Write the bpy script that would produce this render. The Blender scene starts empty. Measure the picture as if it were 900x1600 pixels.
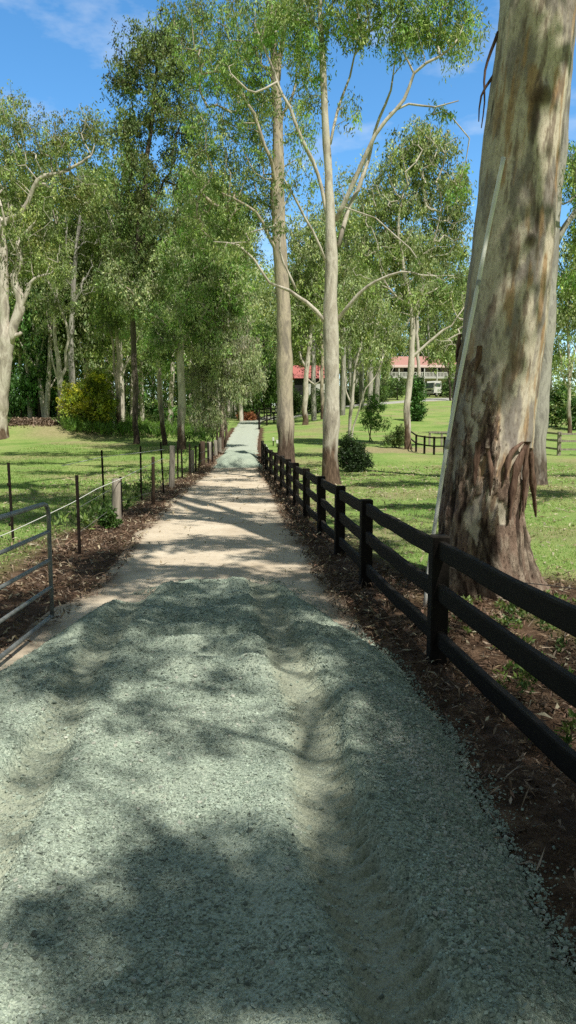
import bpy, math, random
import numpy as np
from mathutils import Vector

random.seed(7)
RNG = np.random.default_rng(11)
C = bpy.context.scene.collection
F_PX, CU, CV, EYE, PITCH = 1180.0, 450.0, 800.0, 2.0, math.radians(6.3)
PI = math.pi
SUN_EL, SUN_AZ = math.radians(57), math.radians(147)          # azimuth clockwise from +Y
SDIR = np.array([math.cos(SUN_EL) * math.sin(SUN_AZ), math.cos(SUN_EL) * math.cos(SUN_AZ), math.sin(SUN_EL)])

# ------------------------------------------------------------------ numeric helpers
def _h(ix, iy, iz, seed):
    h = (ix.astype(np.int64) * 374761393 + iy.astype(np.int64) * 668265263 + iz.astype(np.int64) * 2147483647 + seed * 974634777) & 0xFFFFFFFF
    h = ((h ^ (h >> 13)) * 1274126177) & 0xFFFFFFFF
    return ((h ^ (h >> 16)) & 0xFFFFFF) / float(0xFFFFFF)

def vnoise(x, y, z=0.0, seed=0):
    x = np.asarray(x, float); y = np.asarray(y, float); z = np.asarray(z, float) + np.zeros_like(x); y = y + np.zeros_like(x)
    ix, iy, iz = np.floor(x).astype(np.int64), np.floor(y).astype(np.int64), np.floor(z).astype(np.int64)
    fx, fy, fz = x - ix, y - iy, z - iz
    fx, fy, fz = [f * f * (3 - 2 * f) for f in (fx, fy, fz)]
    r = 0
    for dx in (0, 1):
        for dy in (0, 1):
            for dz in (0, 1):
                w = (fx if dx else 1 - fx) * (fy if dy else 1 - fy) * (fz if dz else 1 - fz)
                r = r + w * _h(ix + dx, iy + dy, iz + dz, seed)
    return r

def fbm(x, y, z=0.0, oct=4, seed=0):
    a, s, t = 1.0, 0.0, 0.0
    x = np.asarray(x, float); y = np.asarray(y, float); z = np.asarray(z, float)
    for k in range(oct):
        s = s + a * (vnoise(x * 2 ** k + 17.3 * k, y * 2 ** k - 9.1 * k, z * 2 ** k + 4.7 * k, seed + k) - 0.5); t += a; a *= 0.5
    return 2 * s / t

def sstep(a, b, x):
    t = np.clip((np.asarray(x, float) - a) / (b - a), 0, 1)
    return t * t * (3 - 2 * t)

# ------------------------------------------------------------------ terrain
def T(x, y):
    x = np.asarray(x, float); y = np.asarray(y, float)
    s = np.maximum(y - 33, 0)
    z = 0.045 * s * sstep(0, 10, s)
    z = np.where(y > 230, z - 0.03 * (y - 230), z)
    q = np.maximum(y - 60, 0)
    z = z + 0.034 * np.minimum(q, 110) * sstep(0, 18, q) * sstep(-3, 12, x)
    z = z + 1.25 * sstep(56, 63, y) * sstep(-11, -17, x)
    z = z + 0.05 * fbm(x * 0.12, y * 0.12, 0, 2, 5) * sstep(8, 30, np.abs(x) + y * 0.4)
    return z

def ray(u, v):
    a, b = (u - CU) / F_PX, (CV - v) / F_PX
    return np.array([a, math.cos(PITCH) + b * math.sin(PITCH), -math.sin(PITCH) + b * math.cos(PITCH)])

def P(u, v, Y):
    d = ray(u, v); t = Y / d[1]
    return np.array([d[0] * t, Y, EYE + d[2] * t])

_YS = np.concatenate([np.arange(1.2, 40, 0.02), np.arange(40, 320, 0.1)])
def G(u, v):
    d = ray(u, v); t = _YS / d[1]
    z = EYE + d[2] * t
    below = z <= T(d[0] * t, _YS)
    i = int(np.argmax(below)) if below.any() else len(_YS) - 1
    x, y = float(d[0] * t[i]), float(_YS[i])
    return np.array([x, y, float(T(np.array([x]), np.array([y]))[0])])

def gz(x, y):
    return float(T(np.array([x]), np.array([y]))[0])

# ------------------------------------------------------------------ object helpers
def mesh_obj(name, V, faces, mat, parent=None, col=None, smooth=False, org=None, extra=None):
    """faces: list of int arrays (n,k); org: world origin subtracted from V when parented or placed."""
    V = np.asarray(V, float)
    if org is not None: V = V - np.asarray(org, float)
    me = bpy.data.meshes.new(name)
    faces = [np.asarray(f, np.int64) for f in faces if len(f)]
    nl = sum(f.size for f in faces); nf = sum(len(f) for f in faces)
    me.vertices.add(len(V)); me.vertices.foreach_set('co', V.astype(np.float32).ravel())
    me.loops.add(nl); me.loops.foreach_set('vertex_index', np.concatenate([f.ravel() for f in faces]).astype(np.int32))
    me.polygons.add(nf)
    tot = np.concatenate([np.full(len(f), f.shape[1]) for f in faces])
    st = np.concatenate([[0], np.cumsum(tot)[:-1]])
    me.polygons.foreach_set('loop_start', st.astype(np.int32))
    me.polygons.foreach_set('use_smooth', np.full(nf, smooth, bool))
    me.update(calc_edges=True)
    me.validate()
    if col is not None:
        a = me.color_attributes.new('Col', 'FLOAT_COLOR', 'POINT')
        c = np.ones((len(V), 4), np.float32); c[:, :3] = col
        a.data.foreach_set('color', c.ravel())
    if extra:
        for k, arr in extra.items():
            a = me.attributes.new(k, 'FLOAT', 'POINT'); a.data.foreach_set('value', np.asarray(arr, np.float32))
    me.materials.append(mat)
    o = bpy.data.objects.new(name, me); C.objects.link(o)
    if parent is not None: o.parent = parent
    elif org is not None: o.location = Vector([float(t) for t in org])
    return o

def thing(name, label, cat, loc, group=None):
    o = bpy.data.objects.new(name, None); C.objects.link(o)
    o.empty_display_size = 0.3
    o.location = Vector([float(t) for t in loc]); o['label'] = label; o['category'] = cat
    if group: o['group'] = group
    return o

def tag(o, label=None, cat=None, group=None, kind=None):
    if label: o['label'] = label
    if cat: o['category'] = cat
    if group: o['group'] = group
    if kind: o['kind'] = kind
    return o

class MB:
    """collects shapes, then builds ONE mesh"""
    def __init__(s): s.V = []; s.Q = []; s.T = []; s.n = 0; s.c = []
    def add(s, V, quads=None, tris=None, col=None):
        V = np.asarray(V, float); s.V.append(V)
        if quads is not None and len(quads): s.Q.append(np.asarray(quads) + s.n)
        if tris is not None and len(tris): s.T.append(np.asarray(tris) + s.n)
        if col is not None: s.c.append(np.broadcast_to(np.asarray(col, float), (len(V), 3)))
        s.n += len(V)
    def tube(s, pts, rad, sides=6, cap=True, col=None, rough=0.0, seed=0):
        pts = np.asarray(pts, float); n = len(pts)
        rad = np.broadcast_to(np.asarray(rad, float), (n,))
        t = np.gradient(pts, axis=0); t /= np.linalg.norm(t, axis=1)[:, None] + 1e-9
        ref = np.array([1., 0, 0]) if abs(t[0][0]) < 0.8 else np.array([0, 1., 0])
        A = np.empty((n, 3)); 
        for i in range(n):
            a = ref - t[i] * np.dot(ref, t[i]); a /= np.linalg.norm(a) + 1e-9; A[i] = a; ref = a
        B = np.cross(t, A)
        th = np.arange(sides) * 2 * PI / sides
        R = rad[:, None] * np.ones((n, sides))
        if rough:
            cx, cy = np.cos(th)[None] * np.ones((n, 1)), np.sin(th)[None] * np.ones((n, 1))
            L = np.cumsum(np.concatenate([[0], np.linalg.norm(np.diff(pts, axis=0), axis=1)]))[:, None] * np.ones((1, sides))
            R = R * (1 + rough * fbm(cx * 1.4 + seed, cy * 1.4, L * 0.9, 3, 3))
        V = pts[:, None] + R[..., None] * (A[:, None] * np.cos(th)[None, :, None] + B[:, None] * np.sin(th)[None, :, None])
        V = V.reshape(-1, 3)
        i = np.arange(n - 1)[:, None] * sides; j = np.arange(sides)[None]; k = (j + 1) % sides
        q = np.stack([i + j, i + k, i + sides + k, i + sides + j], -1).reshape(-1, 4)
        tr = None
        if cap:
            V = np.vstack([V, pts[0], pts[-1]]); e = n * sides
            j = np.arange(sides); k = (j + 1) % sides
            tr = np.vstack([np.stack([k, j, np.full(sides, e)], -1), np.stack([(n - 1) * sides + j, (n - 1) * sides + k, np.full(sides, e + 1)], -1)])
        s.add(V, q, tr, col)
    def box(s, c, h, axes=None, bev=0.0, col=None, taper=1.0):
        """box centre c, half sizes h, optional axes rows; chamfered edges when bev>0"""
        h = np.asarray(h, float); ax = np.eye(3) if axes is None else np.asarray(axes, float)
        if bev <= 0:
            sg = np.array([[x, y, z] for x in (-1, 1) for y in (-1, 1) for z in (-1, 1)], float)
            L = sg * h; L[:, :2] *= np.where(sg[:, 2:3] > 0, taper, 1)
            q = [[0, 1, 3, 2], [4, 6, 7, 5], [0, 4, 5, 1], [2, 3, 7, 6], [0, 2, 6, 4], [1, 5, 7, 3]]
            s.add(np.asarray(c) + L @ ax, q, None, col); return
        b = min(bev, h.min() * 0.9)
        oc = [(h[0] - b, h[1]), (h[0], h[1] - b), (h[0], -h[1] + b), (h[0] - b, -h[1]), (-h[0] + b, -h[1]), (-h[0], -h[1] + b), (-h[0], h[1] - b), (-h[0] + b, h[1])]
        inn = [(x * (1 - b / h[0]), y * (1 - b / h[1])) for x, y in oc]
        L = [(x, y, -h[2]) for x, y in inn] + [(x, y, -h[2] + b) for x, y in oc] + [(x, y, h[2] - b) for x, y in oc] + [(x, y, h[2]) for x, y in inn] + [(0, 0, -h[2]), (0, 0, h[2])]
        q = []; t = []
        for r in range(3):
            for j in range(8): k = (j + 1) % 8; q.append([r * 8 + j, r * 8 + 8 + j, r * 8 + 8 + k, r * 8 + k])
        for j in range(8): k = (j + 1) % 8; t += [[j, k, 32], [24 + k, 24 + j, 33]]
        s.add(np.asarray(c) + np.array(L) @ ax, q, t, col)
    def build(s, name, mat, parent=None, org=None, smooth=False):
        V = np.vstack(s.V); fs = []
        if s.Q: fs.append(np.vstack(s.Q))
        if s.T: fs.append(np.vstack(s.T))
        return mesh_obj(name, V, fs, mat, parent, np.vstack(s.c) if s.c else None, smooth, org)

# ------------------------------------------------------------------ materials
class NT:
    def __init__(s, name):
        s.m = bpy.data.materials.new(name); s.m.use_nodes = True; s.t = s.m.node_tree; s.t.nodes.clear()
    def n(s, typ, **kw):
        nd = s.t.nodes.new(typ)
        for k, v in kw.items():
            if k.startswith('i_'): nd.inputs[k[2:].replace('_', ' ')].default_value = v
            elif k.startswith('n_'): nd.inputs[int(k[2:])].default_value = v
            else: setattr(nd, k, v)
        return nd
    def l(s, a, b): s.t.links.new(a, b)
    def coords(s, scale=(1, 1, 1), kind='Object'):
        tc = s.n('ShaderNodeTexCoord'); mp = s.n('ShaderNodeMapping'); mp.inputs['Scale'].default_value = scale
        s.l(tc.outputs[kind], mp.inputs[0]); return mp.outputs[0]
    def noise(s, vec, scale, detail=4, rough=0.55, dist=0.0):
        nd = s.n('ShaderNodeTexNoise', i_Scale=scale, i_Detail=detail, i_Roughness=rough, i_Distortion=dist)
        if vec is not None: s.l(vec, nd.inputs['Vector'])
        return nd.outputs[0]
    def vor(s, vec, scale, out='Color', feature='F1'):
        nd = s.n('ShaderNodeTexVoronoi', feature=feature, i_Scale=scale); s.l(vec, nd.inputs['Vector']); return nd.outputs[out]
    def ramp(s, fac, stops, interp='LINEAR'):
        nd = s.n('ShaderNodeValToRGB'); nd.color_ramp.interpolation = interp
        e = nd.color_ramp.elements
        while len(e) < len(stops): e.new(0.5)
        for i, (p, c) in enumerate(stops):
            e[i].position = p; e[i].color = (c, c, c, 1) if isinstance(c, (int, float)) else (*c, 1)
        s.l(fac, nd.inputs[0]); return nd.outputs[0]
    def mix(s, a, b, fac, mode='MIX'):
        nd = s.n('ShaderNodeMix', data_type='RGBA', blend_type=mode)
        for k, v in ((6, a), (7, b), (0, fac)):
            if isinstance(v, (int, float)): nd.inputs[k].default_value = v
            elif isinstance(v, tuple): nd.inputs[k].default_value = (*v, 1)
            else: s.l(v, nd.inputs[k])
        return nd.outputs[2]
    def math(s, op, a, b=None, c=None):
        nd = s.n('ShaderNodeMath', operation=op)
        for i, v in enumerate((a, b, c)):
            if v is None: continue
            if isinstance(v, (int, float)): nd.inputs[i].default_value = v
            else: s.l(v, nd.inputs[i])
        return nd.outputs[0]
    def attr(s, name, out='Color'):
        return s.n('ShaderNodeAttribute', attribute_name=name).outputs[out]
    def bump(s, h, strength=0.5, dist=0.02, prev=None):
        nd = s.n('ShaderNodeBump', i_Strength=strength, i_Distance=dist); s.l(h, nd.inputs['Height'])
        if prev is not None: s.l(prev, nd.inputs['Normal'])
        return nd.outputs[0]
    def out(s, color, rough=0.9, bump=None, spec=0.25, metal=0.0, **kw):
        p = s.n('ShaderNodeBsdfPrincipled'); p.inputs['Specular IOR Level'].default_value = spec; p.inputs['Metallic'].default_value = metal
        for k, v in (('Base Color', color), ('Roughness', rough)):
            if isinstance(v, tuple): p.inputs[k].default_value = (*v, 1)
            elif isinstance(v, (int, float)): p.inputs[k].default_value = v
            else: s.l(v, p.inputs[k])
        if bump is not None: s.l(bump, p.inputs['Normal'])
        o = s.n('ShaderNodeOutputMaterial'); s.l(p.outputs[0], o.inputs[0]); return s.m

def mat_leaf(name, trans=0.32, gloss=0.025, tint=(1, 1, 1)):
    m = NT(name); c = m.attr('Col')
    if tint != (1, 1, 1): c = m.mix(c, tint, 1.0, 'MULTIPLY')
    d = m.n('ShaderNodeBsdfDiffuse'); m.l(c, d.inputs[0])
    t = m.n('ShaderNodeBsdfTranslucent'); m.l(m.mix(c, (1.15, 1.2, 0.7), 1.0, 'MULTIPLY'), t.inputs[0])
    a = m.n('ShaderNodeMixShader', n_0=trans); m.l(d.outputs[0], a.inputs[1]); m.l(t.outputs[0], a.inputs[2])
    g = m.n('ShaderNodeBsdfGlossy', i_Roughness=0.55); g.inputs[0].default_value = (0.9, 0.95, 0.9, 1)
    b = m.n('ShaderNodeMixShader', n_0=gloss); m.l(a.outputs[0], b.inputs[1]); m.l(g.outputs[0], b.inputs[2])
    o = m.n('ShaderNodeOutputMaterial'); m.l(b.outputs[0], o.inputs[0]); return m.m

def mat_bark(name, light, mid, dark, brown, stock=1.2, stretch=0.35, scale=1.6):
    """smooth gum bark in vertical patches over a rough brown stocking at the foot"""
    m = NT(name); v = m.coords((1, 1, stretch))
    n1 = m.noise(v, scale, 5, 0.6, 0.6); n2 = m.noise(v, scale * 4.5, 5, 0.6)
    c = m.ramp(n1, [(0.32, dark), (0.43, mid), (0.52, light), (0.60, mid), (0.70, light)])
    c = m.mix(c, tuple(x * 0.55 for x in mid), m.ramp(n2, [(0.58, 0.0), (0.72, 0.85)]))
    tc = m.n('ShaderNodeTexCoord'); sp = m.n('ShaderNodeSeparateXYZ'); m.l(tc.outputs['Object'], sp.inputs[0])
    zz = m.math('ADD', sp.outputs[2], m.math('MULTIPLY', m.math('SUBTRACT', n1, 0.5), 5.0))
    k = m.n('ShaderNodeMapRange', n_1=stock * 0.6, n_2=stock * 1.3, n_3=1.0, n_4=0.0); m.l(zz, k.inputs[0])
    v2 = m.coords((1, 1, 0.22)); n3 = m.noise(v2, 14, 6, 0.65)
    bc = m.ramp(n3, [(0.3, tuple(x * 0.3 for x in brown)), (0.55, brown), (0.75, tuple(min(1, x * 1.9) for x in brown))])
    c = m.mix(c, bc, k.outputs[0])
    b = m.bump(n3, 0.6, 0.05); b = m.bump(n2, 0.25, 0.03, b)
    return m.out(c, 0.85, b, 0.2)

def mat_plain(name, color, rough=0.7, var=0.25, scale=6, bump=0.2, metal=0.0, spec=0.3, stretch=(1, 1, 1)):
    m = NT(name); v = m.coords(stretch); n = m.noise(v, scale, 5, 0.6)
    c = m.mix(tuple(x * (1 - var) for x in color), tuple(min(1, x * (1 + var)) for x in color), m.ramp(n, [(0.3, 0.0), (0.7, 1.0)]))
    return m.out(c, rough, m.bump(n, bump, 0.01), spec, metal)

M = {}
M['leaf'] = mat_leaf('gum_leaf')
M['dull_leaf'] = mat_leaf('dull_leaf', 0.25, 0.03)
M['litter'] = mat_leaf('dry_leaf', 0.12, 0.03)
M['grass'] = mat_leaf('grass_blade', 0.35, 0.03)
M['bark_pale'] = mat_bark('pale_gum_bark', (0.68, 0.63, 0.56), (0.47, 0.42, 0.36), (0.27, 0.24, 0.21), (0.16, 0.11, 0.08))
M['bark_tan'] = mat_bark('tan_gum_bark', (0.56, 0.48, 0.38), (0.35, 0.30, 0.25), (0.21, 0.19, 0.17), (0.13, 0.09, 0.07), 1.6, 0.25, 1.8)
M['bark_grey'] = mat_bark('grey_gum_bark', (0.46, 0.44, 0.40), (0.32, 0.30, 0.28), (0.2, 0.19, 0.18), (0.14, 0.11, 0.09))
M['bark_dark'] = mat_bark('dark_bark', (0.16, 0.13, 0.11), (0.11, 0.09, 0.08), (0.06, 0.05, 0.045), (0.08, 0.06, 0.05))

# ------------------------------------------------------------------ trees
def leaves(cent, n_per, r, length, width, base_c, jit=0.25, droop=1.0, squash=0.9, cvar=0.22, rng=RNG):
    """pointed leaves hanging in sprays round each cluster centre"""
    cent = np.asarray(cent, float); nc = len(cent)
    N = nc * n_per
    idx = np.repeat(np.arange(nc), n_per)
    cr = r * rng.uniform(0.6, 1.35, nc)[idx]
    # sprays: a few hanging twigs per cluster
    nspr = max(3, n_per // 7)
    sp = rng.normal(0, 1, (nc, nspr, 3)); sp /= np.linalg.norm(sp, axis=2)[..., None] + 1e-9
    sp *= rng.uniform(0.15, 1, (nc, nspr, 1)) ** 0.5
    pick = rng.integers(0, nspr, N)
    off = sp[idx, pick] * cr[:, None]
    off[:, 2] *= squash
    t = rng.uniform(0, 1, N)
    off[:, 2] -= t * cr * 0.55 * droop
    off += rng.normal(0, 0.13, (N, 3)) * cr[:, None]
    pos = cent[idx] + off
    d = rng.normal(0, 0.55, (N, 3)); d[:, 2] -= droop; d /= np.linalg.norm(d, axis=1)[:, None]
    s = np.cross(d, rng.normal(0, 1, (N, 3))); s /= np.linalg.norm(s, axis=1)[:, None] + 1e-9
    L = length * rng.uniform(0.6, 1.3, N)[:, None]; W = width * rng.uniform(0.7, 1.3, N)[:, None]
    V = np.stack([pos, pos + d * L * 0.45 + s * W * 0.5, pos + d * L, pos + d * L * 0.45 - s * W * 0.5], 1).reshape(-1, 3)
    Fq = np.arange(N * 4).reshape(-1, 4)
    base_c = np.asarray(base_c, float)
    if base_c.ndim == 1: base_c = base_c[None]
    cc = base_c[rng.integers(0, len(base_c), nc)][idx] if rng is not None else base_c[0]
    cc = cc * (1 + cvar * rng.normal(0, 1, nc)[idx][:, None]).clip(0.5, 1.7) * (1 + jit * rng.normal(0, 1, N)[:, None]).clip(0.4, 1.8)
    cc = cc * (1 + np.stack([rng.normal(0, .07, N), np.zeros(N), rng.normal(0, .1, N)], 1))
    return V, Fq, np.repeat(np.clip(cc, 0.005, 0.9), 4, 0)

def smooth_path(pts, step=0.5):
    """Catmull-Rom through rows (x,y,z,r)"""
    p = np.asarray(pts, float)
    if len(p) < 3:
        n = max(2, int(np.linalg.norm(p[-1, :3] - p[0, :3]) / step)); t = np.linspace(0, 1, n + 1)[:, None]
        return p[0] * (1 - t) + p[-1] * t
    q = np.vstack([2 * p[0] - p[1], p, 2 * p[-1] - p[-2]]); out = []
    for i in range(1, len(q) - 2):
        n = max(2, int(np.linalg.norm(q[i + 1, :3] - q[i, :3]) / step))
        for t in np.arange(n) / n:
            out.append(0.5 * (2 * q[i] + (q[i + 1] - q[i - 1]) * t + (2 * q[i - 1] - 5 * q[i] + 4 * q[i + 1] - q[i + 2]) * t * t + (3 * q[i] - q[i - 1] - 3 * q[i + 1] + q[i + 2]) * t ** 3))
    out.append(p[-1]); out = np.array(out); out[:, 3] = np.maximum(out[:, 3], 0.006)
    return out

def grow(stems, clusters, rng, twig=0.012, step=0.7, up=0.35, sides=5, start_z=None):
    """joins every leaf cluster to the nearest bit of tree, outward from the stems: returns tubes"""
    nodes = np.vstack([s[:, :3] for s in stems]); rad = np.concatenate([s[:, 3] for s in stems])
    ok = np.ones(len(nodes), bool)
    if start_z is not None: ok = nodes[:, 2] > start_z
    if ok.sum() < 2: ok[:] = True
    nodes, rad = nodes[ok], rad[ok]
    n0 = len(nodes)
    cap = n0 + len(clusters) * 14 + 10
    NP = np.empty((cap, 3)); NP[:n0] = nodes
    par = np.full(cap, -1); cnt = np.zeros(cap); n = n0
    d0 = np.min(np.linalg.norm(clusters[:, None] - nodes[None], axis=2), axis=1)
    segs = []
    for c in clusters[np.argsort(d0)]:
        dv = c - NP[:n]; dist = np.linalg.norm(dv, axis=1)
        cost = dist * (1 - up * dv[:, 2] / (dist + 1e-6)) + np.where(np.arange(n) < n0, 0, 0.15)
        i = int(np.argmin(cost)); a = NP[i].copy(); L = dist[i]
        k = min(12, max(1, int(L / step)))
        bend = rng.normal(0, 0.12, 3) * L; bend[2] = abs(bend[2]) * 0.4 - 0.08 * L
        prev = i
        ids = [i]
        for j in range(1, k + 1):
            t = j / k
            NP[n] = a * (1 - t) + c * t + bend * (4 * t * (1 - t)) + rng.normal(0, 0.03, 3) * L * (t < 1)
            par[n] = prev; prev = n; ids.append(n); n += 1
        segs.append(ids)
        while prev >= n0: cnt[prev] += 1; prev = par[prev]
    mb = MB()
    for ids in segs:
        pts = NP[ids]
        r = np.array([twig * math.sqrt(max(1, cnt[i])) if i >= n0 else 0 for i in ids])
        r[0] = min(r[1] * 1.15, rad[ids[0]] * 0.8) if ids[0] < n0 else min(r[1], twig * math.sqrt(max(1, cnt[ids[0]])))
        if len(ids) < 3:
            pts = np.vstack([pts[0], (pts[0] + pts[-1]) / 2, pts[-1]]); r = np.array([r[0], (r[0] + r[-1]) / 2, r[-1]])
        r[-1] *= 0.6
        mb.tube(pts, r, sides if r[0] > 0.03 else 4, cap=False)
    return mb

def tree(name, label, cat, stems_px, blobs, base=None, leaf=(0.3, 0.07), per=28, cr=0.6, col=((0.10, 0.13, 0.045),), bark='bark_pale',
         group=None, twig=0.012, droop=1.0, sides=10, mat='leaf', dens=1.0, rough=0.10, seed=1, start_v=None, lm=1.55, squash=0.9, shade=None, back=0.0):
    """stems_px: polylines of (u, v, width px[, dy]) with the first one the trunk; blobs: (u,v,ru,rv,n[,dy,ry]) leaf clusters"""
    rng = np.random.default_rng(seed)
    g = G(*stems_px[0][0][:2]) if base is None else np.asarray(base, float)
    Y = g[1]
    stems = []
    for si, s in enumerate(stems_px):
        rows = []
        for q in s:
            dy = q[3] if len(q) > 3 else 0
            p = P(q[0], q[1], Y + dy); rows.append([*p, max(0.012, q[2] / F_PX * Y * (0.5 if si == 0 else 0.41))])
        rows = np.array(rows)
        if si == 0:
            rows[0, :3] = [rows[0, 0], Y, gz(rows[0, 0], Y)]
            flare = rows[0].copy(); flare[2] -= 0.25; flare[3] *= 1.25
            rows = np.vstack([flare, rows])
        sp = smooth_path(rows, 0.45 if Y < 60 else 0.9); L_ = np.arange(len(sp)) * (0.45 if Y < 60 else 0.9)
        wob = np.stack([fbm(L_ * 0.8 + 9 * si, L_ * 0 + k * 7.7 + seed, 0, 3, 120 + k) for k in range(3)], 1) * np.minimum(1, L_ / 1.5)[:, None]
        sp[:, :3] += wob * (0.10 if si == 0 else 0.30) * (Y / 40)
        sp[:, 3] *= 1 + 0.16 * fbm(L_ * 1.3, L_ * 0 + si, 0, 2, 130)
        stems.append(sp)
    org = np.array([stems[0][0, 0], Y, gz(stems[0][0, 0], Y)])
    wood = MB()
    for i, s in enumerate(stems):
        wood.tube(s[:, :3], s[:, 3], sides if s[0, 3] > 0.12 else 7, rough=rough, seed=seed * 3 + i)
    cl = []
    for b in blobs:
        u, v, ru, rv, n = b[:5]; dy = b[5] if len(b) > 5 else 0; ry = b[6] if len(b) > 6 else (ru / F_PX * Y)
        c = P(u, v, Y + dy); n = max(2, int(n * dens))
        q = rng.normal(0, 1, (n, 3)); q /= np.linalg.norm(q, axis=1)[:, None]; q *= rng.uniform(0, 1, (n, 1)) ** 0.4
        cl.append(c + q * np.array([ru / F_PX * Y, ry, rv / F_PX * Y]))
    if shade is not None: cl.append(shade(rng))
    cl = np.vstack(cl)
    gr = grow(stems, cl, rng, twig, 0.7 if Y < 60 else 1.2, start_z=None if start_v is None else P(0, start_v, Y)[2])
    wood.add(np.vstack(gr.V), np.vstack(gr.Q))
    e = thing(name, label, cat, org, group)
    wood.build('trunk', M[bark], e, org, smooth=True)
    cl = cl + [0, back, 0]
    V, Fq, cc = leaves(cl, int(per * lm * 1.9), cr * .88, leaf[0] * .66, leaf[1] * .92, col, droop=droop, rng=rng, squash=squash, cvar=.34)
    mesh_obj('crown', V, [Fq], M[mat], e, cc, False, org)
    return e

OLIVE = ((0.335, 0.425, 0.153), (0.399, 0.472, 0.193), (0.270, 0.360, 0.129))
DARKG = ((0.183, 0.271, 0.100), (0.216, 0.307, 0.112), (0.281, 0.354, 0.129))
FRESH = ((0.248, 0.401, 0.112), (0.302, 0.448, 0.129), (0.205, 0.354, 0.106))
SAGE = ((0.378, 0.454, 0.235), (0.443, 0.507, 0.270), (0.324, 0.395, 0.199))
BROWNISH = ((0.410, 0.407, 0.293), (0.345, 0.384, 0.223), (0.485, 0.472, 0.363))
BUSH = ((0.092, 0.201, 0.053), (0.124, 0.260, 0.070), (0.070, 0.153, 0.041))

def aim(rg, u, v, ru, rv, n, h0, h1):
    """points in the air whose sun shadow falls on the ground patch round pixel (u, v)"""
    out = []
    while len(out) < n:
        a, b = rg.uniform(-1, 1, 2)
        if a * a + b * b > 1: continue
        out.append(G(u + a * ru, v + b * rv) + SDIR / SDIR[2] * rg.uniform(h0, h1))
    return np.array(out)
#PART2
# ------------------------------------------------------------------ camera, world, sun
cam = bpy.data.cameras.new('camera'); cam.sensor_fit = 'VERTICAL'; cam.sensor_height = 36; cam.lens = 36 * F_PX / 1600
cam.clip_end = 6000; cam.clip_start = 0.05
co = bpy.data.objects.new('camera', cam); C.objects.link(co)
co.location = (0, 0, EYE); co.rotation_euler = (PI / 2 - PITCH, 0, 0)
bpy.context.scene.camera = co

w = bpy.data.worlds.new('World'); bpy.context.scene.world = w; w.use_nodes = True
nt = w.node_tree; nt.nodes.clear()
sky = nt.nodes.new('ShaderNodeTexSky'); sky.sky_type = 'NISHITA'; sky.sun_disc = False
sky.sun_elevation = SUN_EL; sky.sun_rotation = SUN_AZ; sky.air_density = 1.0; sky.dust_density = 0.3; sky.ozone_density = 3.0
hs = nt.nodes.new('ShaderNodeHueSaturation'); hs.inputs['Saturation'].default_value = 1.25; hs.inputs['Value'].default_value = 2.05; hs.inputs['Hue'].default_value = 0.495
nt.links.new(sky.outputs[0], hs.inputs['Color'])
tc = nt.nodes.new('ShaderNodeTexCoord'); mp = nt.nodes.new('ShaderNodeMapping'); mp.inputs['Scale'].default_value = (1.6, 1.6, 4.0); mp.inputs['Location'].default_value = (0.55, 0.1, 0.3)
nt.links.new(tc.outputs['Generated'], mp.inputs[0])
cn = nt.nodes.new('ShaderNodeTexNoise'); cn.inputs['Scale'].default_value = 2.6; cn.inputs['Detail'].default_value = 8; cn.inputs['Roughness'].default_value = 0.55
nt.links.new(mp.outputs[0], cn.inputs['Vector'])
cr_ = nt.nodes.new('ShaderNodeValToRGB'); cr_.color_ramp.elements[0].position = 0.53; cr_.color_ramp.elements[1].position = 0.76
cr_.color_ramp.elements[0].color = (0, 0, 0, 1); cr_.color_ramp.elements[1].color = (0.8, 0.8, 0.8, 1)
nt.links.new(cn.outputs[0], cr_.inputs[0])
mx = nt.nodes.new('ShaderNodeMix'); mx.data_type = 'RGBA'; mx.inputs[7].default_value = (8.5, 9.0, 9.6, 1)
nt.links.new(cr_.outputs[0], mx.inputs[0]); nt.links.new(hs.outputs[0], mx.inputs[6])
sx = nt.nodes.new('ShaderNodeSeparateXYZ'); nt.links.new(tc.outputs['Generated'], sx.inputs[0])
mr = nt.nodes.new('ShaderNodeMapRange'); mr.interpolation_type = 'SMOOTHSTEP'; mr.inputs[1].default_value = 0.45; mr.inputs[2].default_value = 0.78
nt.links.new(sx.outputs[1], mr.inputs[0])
mz = nt.nodes.new('ShaderNodeMix'); mz.data_type = 'RGBA'; mz.inputs[6].default_value = (1.5, 1.85, 2.0, 1)  # pale cloud colour added behind and overhead, out of view, to set the fill light
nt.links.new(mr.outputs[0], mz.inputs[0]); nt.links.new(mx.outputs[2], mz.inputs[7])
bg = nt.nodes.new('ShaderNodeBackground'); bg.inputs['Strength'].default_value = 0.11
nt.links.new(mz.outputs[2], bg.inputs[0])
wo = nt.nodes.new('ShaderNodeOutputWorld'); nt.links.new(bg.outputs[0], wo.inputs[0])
sl = bpy.data.lights.new('sun', 'SUN'); sl.energy = 5.0; sl.angle = math.radians(0.55); sl.color = (1.0, 0.95, 0.83)
so = bpy.data.objects.new('sun', sl); C.objects.link(so); so.location = (20, -30, 60)
so.rotation_euler = Vector([-float(t) for t in SDIR]).to_track_quat('-Z', 'Y').to_euler()
sc = bpy.context.scene
sc.view_settings.view_transform = 'Standard'; sc.view_settings.look = 'None'; sc.view_settings.exposure = 0
sc.cycles.max_bounces = 6; sc.cycles.diffuse_bounces = 3; sc.cycles.transmission_bounces = 4
sc.cycles.use_denoising = False

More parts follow.
